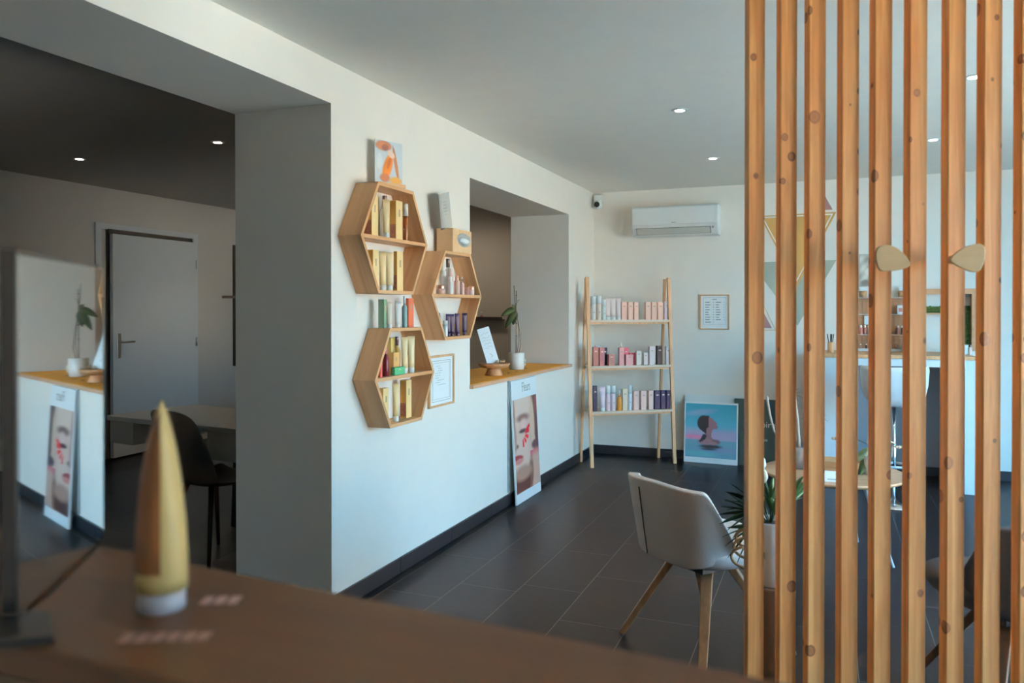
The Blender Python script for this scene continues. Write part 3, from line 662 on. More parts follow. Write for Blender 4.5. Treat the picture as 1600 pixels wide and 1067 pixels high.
MB().box(-.042, .038, -.02, .069, .07, .145).build('mount', PLASTIC, sc_, bevel=.012, segs=3)
MB().lathe([(.001, -.046), (.02, -.042), (.034, -.03), (.042, -.012), (.044, .005), (.040, .024), (.028, .038), (.001, .045)], 24, (0, -.02, .045)).build('camera_ball', PLASTIC, sc_)
MB().loft([[(.027*k_*cos(a), y_, .043+.027*k_*sin(a)) for a in [2*pi*q/24 for q in range(24)]] for y_, k_ in ((-.045, 1), (-.0655, .98), (-.067, .85))]).build('lens', BLACK, sc_)

# ------------------------------------------------------------------ ladder shelf in the corner
Lf = Vector((-1.880, 6.576, 0)); dv = Vector((.633, .466, 0)); W_ = dv.length; an = math.atan2(dv.y, dv.x)
ls = thing('ladder_shelf', Lf, an, 'wooden A-frame ladder shelf with three boards standing across the corner', 'shelf')
D_ = .285; Tz = 1.67
for x in (0, W_):
    MB().beam((x, 0, 0), (x, D_*.45, Tz), .030, .022).build('front_leg', OAKZ, ls, bevel=.001, segs=1)
    MB().beam((x-.024 if x else x+.0, D_, 0), (x-.024 if x else x+.0, D_*.55, Tz-.012), .022, .022).build('rear_leg', OAKZ, ls, bevel=.001, segs=1)
SH = [1.288, .882, .484]
for z, d in zip(SH, (.14, .20, .25)):
    yc = D_*.45*z/Tz - .004
    MB().box(.014, W_-.012, yc-.012, yc+d, z-.020, z).build('shelf_board', SHELFW, ls, bevel=.001, segs=1)
    MB().box(-.012, W_+.012, yc+.012, yc+.03, z-.038, z-.020).build('shelf_rail', OAKZ, ls)
GL = ['products on the top board of the ladder shelf', 'products on the middle board of the ladder shelf', 'products on the bottom board of the ladder shelf']
Rl = Matrix.Rotation(an, 4, 'Z'); nrm = Vector((dv.y, -dv.x, 0)).normalized()
def onL(x, y, off):   # point of the view ray on the vertical plane that stands off metres behind the front feet
    d = ray(x, y); p0 = Lf - nrm*off; n = nrm; t = (p0 - Vector((0, 0, H))).dot(n)/d.dot(n); return Vector((0, 0, H)) + d*t
def lad(kind, lev, x0, x1, yt, col, lab, off=0, cap=(.85, .83, .80), see=0, mark=None):
    z = SH[lev]; o_ = D_*.45*z/Tz + .03 + off; yb = (497, 569, 638)[lev]
    a, b = onL(x0, yt, o_), onL(x1, yt, o_); w = (b-a).length; h = max(.03, (a.z+b.z)/2 - z); c = (a+b)/2
    if kind == 'box':
        lft = .8; w2 = w*.84; d = min(.05, w*.55) if lev != 9 else w
        r = MB().box(-w2/2, w2/2, -d/2, d/2, 0, h).build('product_carton', mat('box_%d_%d_%d' % tuple(int(q*99) for q in col), col, .55, spec=.2), bevel=.0008, segs=1)
        r.location = (c.x, c.y, z); r.rotation_euler = (0, 0, an + random.uniform(-.05, .05)); tag(r, lab, 'box', GL[lev])
        MB().box(-w2*.22, w2*.22, -d/2-.0006, -d/2+.0004, h*.74, h*.79).build('print_mark', mat('print_light' if sum(col) < 1.2 else 'taupe_print', (.70, .62, .56), .6), r)
    else:
        stand(kind, 0, 0, 0, 0, 0, 0, col, lab, GL[lev], cap=cap, loc=(c.x, c.y, z), h=h, w=w, rz=an, see=see)
        if kind == 'tube': bpy.context.collection.objects[-1]
BL = (.86, .54, .43); PK = (.82, .64, .58); LP = (.78, .68, .68)
lad('can', 0, 923, 930.5, 463, (.80, .74, .70), 'white tall bottle, leftmost on the top board of the ladder shelf')
lad('can', 0, 931, 939.5, 462, (.82, .64, .52), 'blush tall bottle with cream cap on the top board of the ladder shelf')
lad('can', 0, 940, 946.5, 468, (.78, .80, .74), 'short pale green-white bottle on the top board')
lad('tube', 0, 945.5, 954, 465, (.74, .58, .54), 'pinkish tube, first of three flared tubes on the top board')
lad('tube', 0, 953, 962.5, 464, (.76, .62, .56), 'pinkish tube, second of three flared tubes on the top board')
lad('tube', 0, 962, 970.5, 464, (.74, .58, .54), 'pinkish tube, third of three flared tubes, next to the first peach carton')
for i, (a, b) in enumerate(((969.5, 979), (980, 988.5), (989.5, 997.5), (1007, 1016.5), (1017, 1025.5), (1026.5, 1035.5))):
    lad('box', 0, a, b, 472, BL, ['peach carton right next to the flared tubes', 'peach carton, middle of the left trio on the top board', 'peach carton, right end of the left trio on the top board',
        'peach carton, left end of the right trio on the top board', 'peach carton, middle of the right trio on the top board', 'peach carton, right end of the right trio on the top board'][i])
lad('box', 0, 1036.5, 1046, 471, (.70, .55, .60), 'lilac carton, rightmost on the top board')
lad('box', 1, 925.5, 935, 542, (.42, .18, .16), 'reddish brown carton, leftmost on the middle board')
lad('box', 1, 935.5, 944.5, 543, (.42, .17, .18), 'reddish brown carton, second from the left on the middle board')
lad('box', 1, 929.5, 938, 540, (.70, .68, .68), 'white topped carton behind the two reddish brown cartons', off=.06)
lad('box', 1, 942, 948.5, 543, NAV, 'navy carton peeking out behind the reddish brown cartons', off=.06)
lad('box', 1, 949, 960.5, 553.5, (.46, .22, .19), 'low square brown carton on the middle board')
lad('box', 1, 966, 975, 543, (.72, .36, .36), 'tall salmon pink carton on the middle board')
lad('dropper', 1, 967, 973, 535, (.74, .60, .54), 'dropper bottle rising behind the tall salmon pink carton', off=.06, cap=(.80, .72, .66))
lad('box', 1, 973, 982, 543, (.55, .12, .17), 'tall raspberry carton behind the salmon pink cartons', off=.055)
lad('box', 1, 981, 992.5, 551, (.60, .14, .18), 'low raspberry carton behind the low pink carton', off=.05)
lad('box', 1, 976, 989, 554, (.76, .40, .40), 'low wide pink carton in front on the middle board', off=-.012)
lad('box', 1, 993, 1001.5, 548, (.76, .70, .62), 'cream carton on the middle board, right of the pink ones')
lad('box', 1, 1004, 1012.5, 551, (.76, .64, .60), 'low pale pink carton on the middle board', off=.02)
lad('box', 1, 1013, 1022.5, 541, (.74, .62, .62), 'tall pale pink carton, left of the black one')
lad('box', 1, 1025, 1034.5, 540, (.020, .018, .03), 'black carton on the middle board')
lad('box', 1, 1039, 1048.5, 541, (.78, .66, .64), 'tall pale pink carton, rightmost on the middle board')
lad('box', 2, 926, 933, 602.5, NAV, 'tall navy carton, leftmost on the bottom board')
lad('tube', 2, 937, 946, 604, (.76, .58, .64), 'pale pink tube on the bottom board of the ladder shelf')
lad('can', 2, 946.5, 953.5, 602, (.78, .60, .66), 'white lilac bottle, left one of the pair on the bottom board')
lad('can', 2, 954, 961.5, 602, (.80, .64, .68), 'white lilac bottle, right one of the pair on the bottom board')
lad('dropper', 2, 964, 971.5, 609, (.60, .26, .04), 'amber dropper bottle on the bottom board', cap=(.82, .80, .76), see=0)
lad('box', 2, 971.5, 980.5, 607.5, (.80, .66, .50), 'cream carton right of the amber dropper bottle')
lad('can', 2, 980.8, 987, 601.5, (.74, .74, .80), 'slim bluish white bottle right of the cream carton')
lad('box', 2, 988.5, 998, 610.5, (.84, .55, .50), 'pink carton, left one of three on the bottom board')
lad('box', 2, 1000, 1009.5, 610.5, (.84, .58, .52), 'pink carton, middle one of three on the bottom board')
lad('box', 2, 1012, 1020.5, 610, (.84, .58, .52), 'pink carton, right one of three on the bottom board')
lad('box', 2, 1021.5, 1031, 610, (.013, .013, .062), 'navy carton, left one of three at the right end of the bottom board')
lad('box', 2, 1031.5, 1039.5, 609.5, (.013, .013, .062), 'navy carton, middle one of three at the right end of the bottom board')
lad('box', 2, 1040, 1047, 609.5, (.013, .013, .062), 'navy carton, rightmost on the bottom board')

# ------------------------------------------------------------------ leaning posters at the back wall
def lean(name, x, y, ang, lab, rz=0): 
    r = thing(name, (x, y, .001), 0, lab, 'poster'); r.rotation_euler = (radians(ang), 0, radians(rz)); return r
bb = lean('blank_board', -1.195, 7.235, -4.2, 'large off-white board leaning on the back wall behind the posters', 0)
MB().box(0, .53, 0, .006, 0, .605).build('board', mat('old_white_board', (.72, .74, .73), .6), bb)
gp = lean('green_poster', -.70, 7.19, -5.2, 'dark green poster with white lettering, leaning behind the blue bather poster', 0)
MB().box(-.05, .36, 0, .005, .0, .585).build('board', mat('dark_green_card', (.028, .07, .07), .5), gp)
text_mesh('poster_text', 'ivoire', .075, PAPER, gp, Matrix.Translation((.215, -.0008, .34)) @ Matrix.Rotation(pi/2, 4, 'X'))
text_mesh('poster_text', 'spa', .04, PAPER, gp, Matrix.Translation((.21, -.0008, .22)) @ Matrix.Rotation(pi/2, 4, 'X'))
bp_ = lean('bather_poster', -1.187, 7.165, -4.2, 'square poster of a woman bathing under a blue sky, leaning low on the back wall', -3)
bwid, bhei = .475, .545
MB().box(0, bwid, 0, .006, 0, bhei).build('board', mat('poster_board', (.80, .82, .82), .5), bp_)
def sky(u, v):
    def mx(a, b, t): t = max(0, min(1, t)); return tuple(a[k]*(1-t)+b[k]*t for k in range(3))
    if v < .68: return mx(mx((.03, .28, .44), (.10, .42, .60), v/.45), (.40, .38, .56), (v-.42)/.12)
    return mx((.16, .36, .48), (.10, .30, .42), (v-.68)/.3)
P_ = Pic(72, 76, sky)
P_.blob(.30, .16, .28, .05, (.30, .38, .62), .9, rot=-.15, a=.6); P_.blob(.15, .62, .22, .035, (.70, .26, .44), .6); P_.blob(.7, .85, .45, .05, (.22, .30, .50), .8, a=.7); P_.blob(.25, .93, .35, .05, (.12, .40, .48), .8)
HAIR = (.015, .02, .03); SK = (.26, .16, .20); P_.blob(.5, .79, .22, .035, (.02, .03, .045), .5); P_.blob(.46, .84, .16, .02, (.03, .06, .08), .6)
P_.poly([(.27, .71), (.36, .62), (.40, .52), (.52, .52), (.52, .62), (.60, .68), (.62, .74), (.30, .74)], SK); P_.blob(.40, .70, .15, .06, (.32, .2, .23), .5)
P_.blob(.36, .36, .125, .145, HAIR, .1); P_.poly([(.36, .22), (.47, .22), (.50, .34), (.46, .50), (.40, .56), (.30, .48)], HAIR)
P_.poly([(.45, .24), (.52, .26), (.57, .31), (.60, .34), (.62, .36), (.615, .39), (.645, .42), (.62, .455), (.54, .47), (.50, .58), (.42, .60), (.42, .46), (.46, .42)], SK)
P_.poly([(.36, .56), (.43, .58), (.40, .66), (.29, .72), (.27, .71)], HAIR); P_.blob(.61, .70, .075, .045, (.20, .12, .15), .4); P_.blob(.55, .73, .08, .03, (.34, .22, .25), .5)
P_.build('poster_print', lambda u, v: (.012+(bwid-.024)*u, -.0006, bhei-.016-(bhei-.065)*v), bp_)

# ------------------------------------------------------------------ ceiling downlights
LEDM = mat('led_lens', (1, .93, .82), .3, emit=22); RING = mat('downlight_ring', (.72, .72, .70), .35, metal=.3)
for k, (x, y, lab) in enumerate(((-.76, 4.437, 'recessed ceiling downlight nearest the camera in the shop'), (-.772, 5.934, 'recessed ceiling downlight just before the air conditioner'), (.66, 5.825, 'recessed ceiling downlight seen between the sixth and seventh slats'), (.664, 4.33, 'recessed ceiling downlight seen just left of the eighth slat'),
                     (-5.147, 4.21, 'left recessed downlight in the dim side room'), (-3.776, 4.136, 'right recessed downlight in the dim side room'), (-3.3, 6.65, 'unseen downlight added to brighten the side room wall with the nail polish'), (-5.1, 6.1, 'unseen downlight added to brighten the side room near the white door'))):  # polish-shelf and door lamps are unseen, added to brighten the side room
    r = thing('ceiling_downlight', (x, y, CZ), 0, lab, 'ceiling light', 'recessed downlights')
    MB().lathe([(.043, -.004), (.046, -.0002)], 28).build('trim_ring', RING, r)
    MB().lathe([(.026, -.0048), (.027, -.004)], 28).build('lens', LEDM, r)
    l = bpy.data.lights.new('downlight_beam', 'SPOT'); l.energy = (34 if y > 6.4 else 20 if y > 5 else 3.5) if x < LB else 7; l.color = (1, .84, .62); l.spot_size = radians(165 if y > 6.4 else 110); l.spot_blend = 1.0 if y > 6.4 else .7; l.shadow_soft_size = .12 if y > 6.4 else .03
    q = bpy.data.objects.new('downlight_beam', l); COL.objects.link(q); q.location = (x, y, CZ-.012); 

# ------------------------------------------------------------------ upholstered armchairs
def armchair(loc, rz, fab, legm, lab, sc=1.0):
    """+y is the way the chair faces; origin on the floor below the seat"""
    r = thing('dining_armchair', loc, rz, lab, 'chair')
    n = 36; RB = []
    def plan(a, k=1.0, e=.62):   # a = 0 straight back, +-pi/2 the sides
        return (.285*k*math.copysign(abs(sin(a))**e, a), -.265*k*abs(cos(a))**e if abs(a) <= pi/2 else .0)
    def shell(off):
        rows = []
        A = [(-1+2*i/n)*1.30 for i in range(n+1)]
        for j in range(9):
            f = j/8; row = []
            for a in A:
                q = abs(a)/1.30; top = .700 - .015*q - .18*max(0, (q-.62)/.38)**1.4; bot = .385 + .035*max(0, (q-.3)/.7)
                z = bot + (top-bot)*f; x, y = plan(a, (1.0 - (.04+.20*q*q)*(1-f)**1.2 - off)); y -= .035*f*cos(a)
                y += .05*(1-f)*0; row.append((x, y+.02, z))
            rows.append(row)
        return rows
    b = MB(); O = shell(0); I = shell(.16)
    ov = [[b.bm.verts.new(p) for p in row] for row in O]; iv = [[b.bm.verts.new(p) for p in row] for row in I]
    m_ = n
    for g, fl in ((ov, 0), (iv, 1)):
        for A_, B_ in zip(g, g[1:]):
            for k in range(m_): b.bm.faces.new((A_[k], A_[k+1], B_[k+1], B_[k]))
    for k in range(m_): b.bm.faces.new((ov[-1][k], ov[-1][k+1], iv[-1][k+1], iv[-1][k])); b.bm.faces.new((ov[0][k], ov[0][k+1], iv[0][k+1], iv[0][k]))
    for k in (0, m_):
        for j in range(8): b.bm.faces.new((ov[j][k], ov[j+1][k], iv[j+1][k], iv[j][k]))
    sm(b.build('backrest', fab, r, bevel=.016, segs=3))
    # seam down the back
    pts = []
    for j in range(0, 8):
        x, y, z = O[j][16]; pts.append((x, y-.001, z+.004))
    MB().tube(pts, .0035, 6).build('seam', mat('seam_dark', (.07, .06, .055), .8), r)
    # seat pad
    rings = []
    for z, k in ((.375, .80), (.385, .93), (.41, 1.0), (.438, 1.0), (.452, .95), (.457, .80)):
        rings.append([(k*.245*math.copysign(abs(cos(t))**.6, cos(t)), .03+k*.245*math.copysign(abs(sin(t))**.6, sin(t)), z) for t in [2*pi*q/32 for q in range(32)]])
    MB().loft(rings).build('seat', fab, r)
    MB().box(-.15, .15, -.15, .17, .352, .376).build('seat_frame', BLACK, r, bevel=.004)
    for sx in (-1, 1):
        for sy in (-1, 1):
            MB().beam((sx*.09, sy*.05-.02, .372), (sx*.250, sy*.240, 0.003), .050, .030, side=(sx*.7, -sy*.7, 0), w1=.030, d1=.024).build('leg', legm, r, bevel=.004)
    r.scale = (sc, sc, sc); return r
FAB = mat('beige_fabric', (.58, .49, .44), .9, noise=.08, nscale=200, bump=.4, bscale=350)
FABD = mat('charcoal_fabric', (.035, .034, .036), .85, noise=.2, nscale=200, bump=.3, bscale=350)
CHW = wood('chair_oak', (.30, .155, .07), (.42, .235, .115), 'Z', .4, 30)
CHD = wood('chair_dark_wood', (.05, .028, .018), (.085, .05, .03), 'Z', .45, 30)
armchair((-.455, 3.28, 0), radians(-40), FAB, CHW, 'light beige upholstered armchair with oak legs, back to the camera')
armchair((.62, 3.13, 0), radians(24), FABD, CHD, 'charcoal armchair with dark legs behind the right-hand slats')

# ------------------------------------------------------------------ plant on the stump beside the beige chair
PX, PY = -.165, 2.72
st = MB().lathe([(.078, 0), (.080, .01), (.074, .25), (.080, .468), (.076, .474)], 28).build('plant_stand', wood('stump_wood', (.085, .045, .025), (.15, .085, .05), 'Z', .6, 30), bevel=0)
st.location = (PX, PY, 0); tag(st, 'dark brown round wooden plant stand behind the first slat', 'stand')
pp = thing('palm_plant', (PX, PY, .475), 0, 'leafy green palm in a tall white pot on the brown stand', 'plant')
MB().lathe([(.055, 0), (.058, .004), (.066, .205), (.062, .210), (.058, .195), (.003, .19)], 30).build('pot', mat('white_pot', (.80, .79, .78), .3), pp)
MB().lathe([(.056, .185), (.04, .197), (.004, .200)], 16).build('soil', mat('bark', (.07, .045, .03), .9), pp)
LG = mat('palm_leaf', (.035, .13, .035), .4, noise=.35, nscale=14)
LG2 = mat('palm_leaf_dark', (.012, .055, .022), .4, noise=.3, nscale=14)
def frond(p0, az, el, L, n, spread, m=LG, wl=.027):
    p0 = Vector(p0); d = Vector((cos(az)*cos(el), sin(az)*cos(el), sin(el)))
    MB().tube([(0, 0, .19), tuple(Vector((0, 0, .19))*.5 + p0*.5 + Vector((0, 0, .03))), tuple(p0)], .003, 5).build('stalk', LG2, pp)
    sd = Vector((-sin(az), cos(az), 0))
    for k in range(n):
        a = (k/(n-1)-.5)*spread; dd = (d*cos(a) + sd.cross(d)*sin(a)*.75 + sd*sin(a)*.65).normalized()
        leaf(pp, p0, dd, L*1.12*(1-.25*abs(a)/spread*2)*random.uniform(.9, 1.05), wl, .18, m, twist=random.uniform(-.3, .3), side=(sd*cos(a)*.6 + Vector((0, 0, 1))*.6*cos(a) - d*sin(a)).normalized(), n=5)
frond((-.055, .02, .225), radians(200), radians(5), .115, 11, 2.7, LG2); frond((-.05, -.03, .19), radians(215), radians(-48), .11, 8, 2.0, LG2)
frond((.0, .0, .27), radians(150), radians(55), .11, 7, 1.8); frond((.035, -.01, .26), radians(20), radians(60), .13, 7, 1.6)
frond((.03, .05, .25), radians(80), radians(40), .11, 7, 1.8); frond((-.04, .05, .24), radians(175), radians(35), .12, 8, 2.0, LG2)
frond((.02, -.04, .24), radians(280), radians(50), .09, 6, 1.6)
# pale lantern pods and curled ribbons of dried grass
DRY = mat('dry_pod', (.66, .58, .44), .7, noise=.3, nscale=30); PODW = mat('white_pod', (.74, .70, .62), .6)
for k, (x, y, z, s_) in enumerate(((-.055, -.01, .43, .020), (-.035, .0, .395, .022), (-.065, .0, .345, .020), (-.045, -.01, .305, .019), (-.028, .015, .35, .02))):
    MB().lathe([(.001, -1.5*s_), (.6*s_, -1.1*s_), (.95*s_, -.3*s_), (.8*s_, .6*s_), (.3*s_, 1.2*s_), (.001, 1.6*s_)], 8, (x, y, z)).build('seed_pod', PODW if k % 2 else DRY, pp)
MB().tube([(-.02, 0, .2), (-.045, -.005, .32), (-.06, -.01, .44), (-.085, -.01, .50)], .0022, 5).build('dry_stem', mat('dry_stem', (.16, .11, .07), .8), pp)
for x, z in ((-.085, .505), (-.078, .455), (-.07, .475)): MB().lathe([(.001, -.006), (.007, 0), (.004, .005), (.001, .006)], 8, (x, -.01, z)).build('dry_bud', mat('dry_bud', (.10, .06, .06), .8), pp)
for k in range(3):
    pts = [(-.05-.055*sin(t)-.006*k, -.06-.012*k, .155-.028*k+.035*cos(t*1.0)*(1 if t < pi else .8)) for t in [pi*.1+pi*.95*q/12 for q in range(13)]]
    MB().tube(pts, .005, 6).build('grass_ribbon', mat('straw', (.34, .24, .13), .7), pp)

# ------------------------------------------------------------------ round coffee table and what stands on it
TX, TY, TZ = .045, 4.755, .47
tbm = wood('table_top_wood', (.48, .28, .15), (.60, .38, .22), 'X', .4, 20)
ct_ = thing('round_table', (TX, TY, 0), radians(20), 'low round coffee table with oak top and white metal legs behind the slats', 'table')
MB().lathe([(.366, TZ-.022), (.380, TZ-.010), (.380, TZ-.003), (.377, TZ)], 56).build('table_top', tbm, ct_)
WM = mat('white_metal', (.72, .74, .76), .35)
MB().lathe([(.10, TZ-.028), (.10, TZ-.022)], 24).build('mounting_plate', WM, ct_)
for k in range(4):
    a = pi/4 + k*pi/2; MB().tube([(.16*cos(a), .16*sin(a), TZ-.022), (.33*cos(a), .33*sin(a), .004)], .011, 10, .008).build('leg', WM, ct_)
pl_ = thing('driftwood_planter', (TX-.20, TY+.06, TZ), 0, 'dark grey bowl planter with pale driftwood branches and air plants on the round table', 'plant')
MB().lathe([(.085, 0), (.095, .005), (.105, .125), (.102, .13), (.097, .118), (.003, .115)], 30).build('bowl', mat('grey_bowl', (.12, .115, .115), .6), pl_)
DW = mat('driftwood', (.42, .37, .31), .8, noise=.2, nscale=20, bump=.3)
MB().tube([(.02, -.02, .10), (.012, -.02, .25), (-.004, -.015, .40), (-.012, -.015, .47)], .010, 7, .005).build('branch', DW, pl_)
MB().tube([(-.10, -.04, .10), (-.05, -.03, .20), (-.02, -.02, .29), (.0, -.02, .33)], .007, 7, .004).build('branch', DW, pl_)
MB().tube([(-.005, -.02, .22), (-.05, -.03, .165), (-.10, -.03, .14)], .008, 7, .005).build('branch', DW, pl_)
MB().tube([(-.16, .0, .40), (-.145, .0, .30), (-.12, .0, .20), (-.06, 0, .11)], .008, 7, .006).build('branch', DW, pl_)
AP = mat('air_plant', (.10, .12, .10), .6)
for cx, cz, nn in ((-.015, .42, 9), (.10, .30, 10)):
    for k in range(nn):
        a = 2*pi*k/nn+.3; leaf(pl_, (cx, -.015, cz), (cos(a), .3*sin(2*a), .8*sin(a)+.3), .075, .005, .4, AP, name='air_plant_leaf', n=5)
MB().tube([(.06, 0, .12), (.075, -.01, .22), (.10, -.015, .30)], .003, 5).build('twig', AP, pl_)
tr = thing('wooden_tray', (TX+.015, TY+.18, TZ), 0, 'small wooden tray at the back of the round table', 'tray')
b = MB(); b.box(-.15, .15, -.08, .08, 0, .008); b.build('tray_base', tbm, tr)
b = MB(); b.box(-.15, .15, -.085, -.08, 0, .035).box(-.15, .15, .08, .085, 0, .035).box(-.155, -.15, -.085, .085, 0, .035).box(.15, .155, -.085, .085, 0, .035); b.build('tray_rim', PLY, tr)
cd = thing('card_holder', (TX-.005, TY-.27, TZ), radians(8), 'white card holder at the front edge of the round table', 'card holder')
MB().prism([(-.03, 0), (.03, 0), (.012, .05), (.004, .05)], lambda u, v, w: (w, u, v), -.045, .045).build('holder', WHITE, cd, bevel=.001)
MB().box(-.03, .03, -.0275, -.0265, .012, .015).build('print_mark', INK, cd)
o2 = thing('white_orchid', (TX+.20, TY-.02, TZ), 0, 'drooping orchid with two dry flower sprays in a small white pot on the round table', 'plant')
MB().lathe([(.038, 0), (.040, .003), (.050, .105), (.046, .108), (.043, .098), (.002, .096)], 24).build('pot', mat('white_ceramic', (.78, .76, .73), .3), o2)
LG3 = mat('orchid_green', (.045, .085, .035), .4, noise=.4, nscale=20)
for a, L_ in ((-2.75, .17), (2.6, .13), (-2.2, .12), (1.6, .12)):
    leaf(o2, (-.012, -.01, .145), facing(a), L_, .042, .1, LG3, side=facing(a+pi/2), twist=.4)
    MB().tube([(0, 0, .10), (-.01, -.01, .148)], .006, 6).build('leaf_stem', LG3, o2)
MB().tube([(.0, .0, .12), (.015, .0, .25), (.03, .0, .38)], .0025, 5).build('flower_stem', STEM, o2)
for sx, ex, ez in ((-1, -.20, .175), (1, .165, .135)):
    MB().tube([(0, 0, .11), (sx*.02, 0, .165), (sx*.08, 0, .19), (ex, .05, ez)], .0028, 6).build('flower_spray', STEM, o2)
    for k in range(6):
        q = .55+.09*k; MB().lathe([(.001, -.008), (.010, -.002), (.012, .003), (.004, .010)], 7, (ex*q, .04*q, .185-(.185-ez)*q*q+random.uniform(-.008, .010))).build('blossom', mat('dry_blossom', (.66, .50, .38), .8), o2)

# ------------------------------------------------------------------ painted triangles on the back wall
def wall_shape(px_pts, col, lab_name, y=.0015, parent=None):
    pts = [onY(x, y_, BY-y) for x, y_ in px_pts]
    return MB().prism([(p.x, p.z) for p in pts], lambda u, v, w: (u, w, v), BY-y, BY-.0002).build(lab_name, mat('mural_'+lab_name, col, .75), parent)
mu = thing('wall_mural', (0, 0, 0), 0, 'painted triangle mural in mustard, sage and mauve on the back wall', 'mural')
def tri_line(name, P, w, col, y):   # outline strip of a triangle
    C_ = (sum(p[0] for p in P)/3, sum(p[1] for p in P)/3); n = 3; b = MB(); Q_ = [onY(x, y_, BY-y) for x, y_ in P]
    c3 = sum(Q_, Vector())/3
    for k in range(3):
        a, c = Q_[k], Q_[(k+1) % 3]; a2 = a+(c3-a).normalized()*w*2; c2_ = c+(c3-c).normalized()*w*2
        b.prism([(a.x, a.z), (c.x, c.z), (c2_.x, c2_.z), (a2.x, a2.z)], lambda u, v, w_: (u, w_, v), BY-y, BY-.0003)
    return b.build(name, mat('mural_'+name, col, .75), mu)
wall_shape([(1173, 410), (1307, 406), (1246, 509)], (.36, .41, .34), 'sage_triangle', .0012, mu)
wall_shape([(1188, 338), (1305.6, 331.7), (1245, 446)], (.60, .36, .12), 'mustard_triangle', .002, mu)
tri_line('white_outline', [(1190, 339), (1302, 333.5), (1245, 440)], .010, (.84, .82, .78), .0028)
tri_line('ochre_outline', [(1187, 337.5), (1307, 331), (1245, 448)], .0055, (.66, .38, .14), .0032)
wall_shape([(1259, 329), (1301, 327.5), (1279, 288)], (.34, .19, .19), 'mauve_triangle', .0022, mu)
wall_shape([(1167, 512), (1206, 512.5), (1188, 478)], (.34, .19, .19), 'plum_triangle', .0022, mu)
tri_line('ochre_frame', [(1163.5, 516), (1213, 516.5), (1189, 468)], .0045, (.66, .38, .14), .0028)
# framed abstract print above the counter
ap = thing('abstract_print', (.345, BY-.013, 1.575), 0, 'narrow grey and coral abstract print hanging above the nail counter', 'picture')
MB().box(-.075, .075, 0, .012, 0, .275).build('canvas', mat('canvas_grey', (.42, .42, .38), .8), ap)
P_ = Pic(24, 40, lambda u, v: (.50+.2*sin(9*u+7*v)*sin(11*v), .49+.2*sin(9*u+7*v)*sin(11*v), .44+.18*sin(9*u+7*v)*sin(11*v)))
P_.blob(.75, .3, .25, .25, (.62, .42, .34), .6); P_.blob(.35, .9, .3, .1, (.15, .15, .14), .5); P_.blob(.5, .55, .22, .12, (.72, .70, .64), .5)
P_.build('canvas_print', lambda u, v: (-.07+.14*u, -.0006, .27-.265*v), ap)

# ------------------------------------------------------------------ nail counter against the back wall
DX0, DX1, DY, DZ = -.03, 1.045, 6.65, 1.03
dk = thing('nail_counter', (0, 0, 0), 0, 'white nail counter with wooden top against the back wall', 'counter')
MB().box(DX0-.01, DX1+.005, DY-.01, BY-.003, DZ-.028, DZ).build('counter_top', OAKZ, dk, bevel=.002)
PANEL = mat('counter_panel', (.72, .76, .78), .5)
MB().box(DX0, DX0+.27, DY, BY-.015, .003, DZ-.03).build('side_cabinet', PANEL, dk)
MB().box(DX1-.075, DX1, DY, BY-.015, .003, DZ-.03).build('side_panel', PANEL, dk)
MB().box(DX0+.27, DX1-.075, DY, DY+.02, .945, DZ-.03).build('apron', PANEL, dk)
MB().box(DX0+.27, DX1-.075, BY-.06, BY-.02, .085, DZ-.03).build('knee_shade_sheet', mat('knee_shade_grey', (.26, .26, .27), .7), dk)  # grey sheet before the wall, coloured as the shade of the knee space
# white tub stool
bs = thing('bar_stool', (.455, 6.12, 0), radians(8), 'white tub-shaped bar stool with footrest at the nail counter', 'stool')
SW = mat('white_leatherette', (.74, .75, .76), .4)
b = MB(); n = 28; Ro = []; 
for z, k, in ((.70, .10), (.715, .155), (.76, .195), (.85, .215), (.95, .222), (.985, .218)):
    Ro.append([(k*cos(t), k*.92*sin(t), z - (.06*max(0, sin(t)) if z > .84 else 0)) for t in [2*pi*q/n for q in range(n)]])
for z, k in ((.98, .205), (.85, .19), (.80, .18)):
    Ro.append([(k*cos(t), k*.92*sin(t), z - (.06*max(0, sin(t)) if z > .84 else 0)) for t in [2*pi*q/n for q in range(n)]])
b.loft(Ro); b.build('tub_seat', SW, bs)
for dx in (.03, .045): MB().tube([(dx, -.2035, .745), (dx, -.222, .85), (dx, -.222, .96)], .003, 6).build('seam', mat('seam_grey', (.10, .11, .13), .7), bs)
CHR = mat('chrome', (.75, .76, .78), .15, metal=1)
MB().lathe([(.017, .04), (.017, .40), (.013, .41), (.013, .70)], 18).build('column', CHR, bs)
MB().lathe([(.17, .001), (.172, .006), (.05, .018), (.02, .045)], 32).build('base_plate', CHR, bs)
MB().tube([(0, 0, .30), (-.06, -.05, .30), (-.14, -.12, .30), (-.10, -.19, .30), (.10, -.19, .30), (.14, -.12, .30), (.06, -.05, .30), (0, 0, .30)], .009, 8).build('footrest', WM, bs)

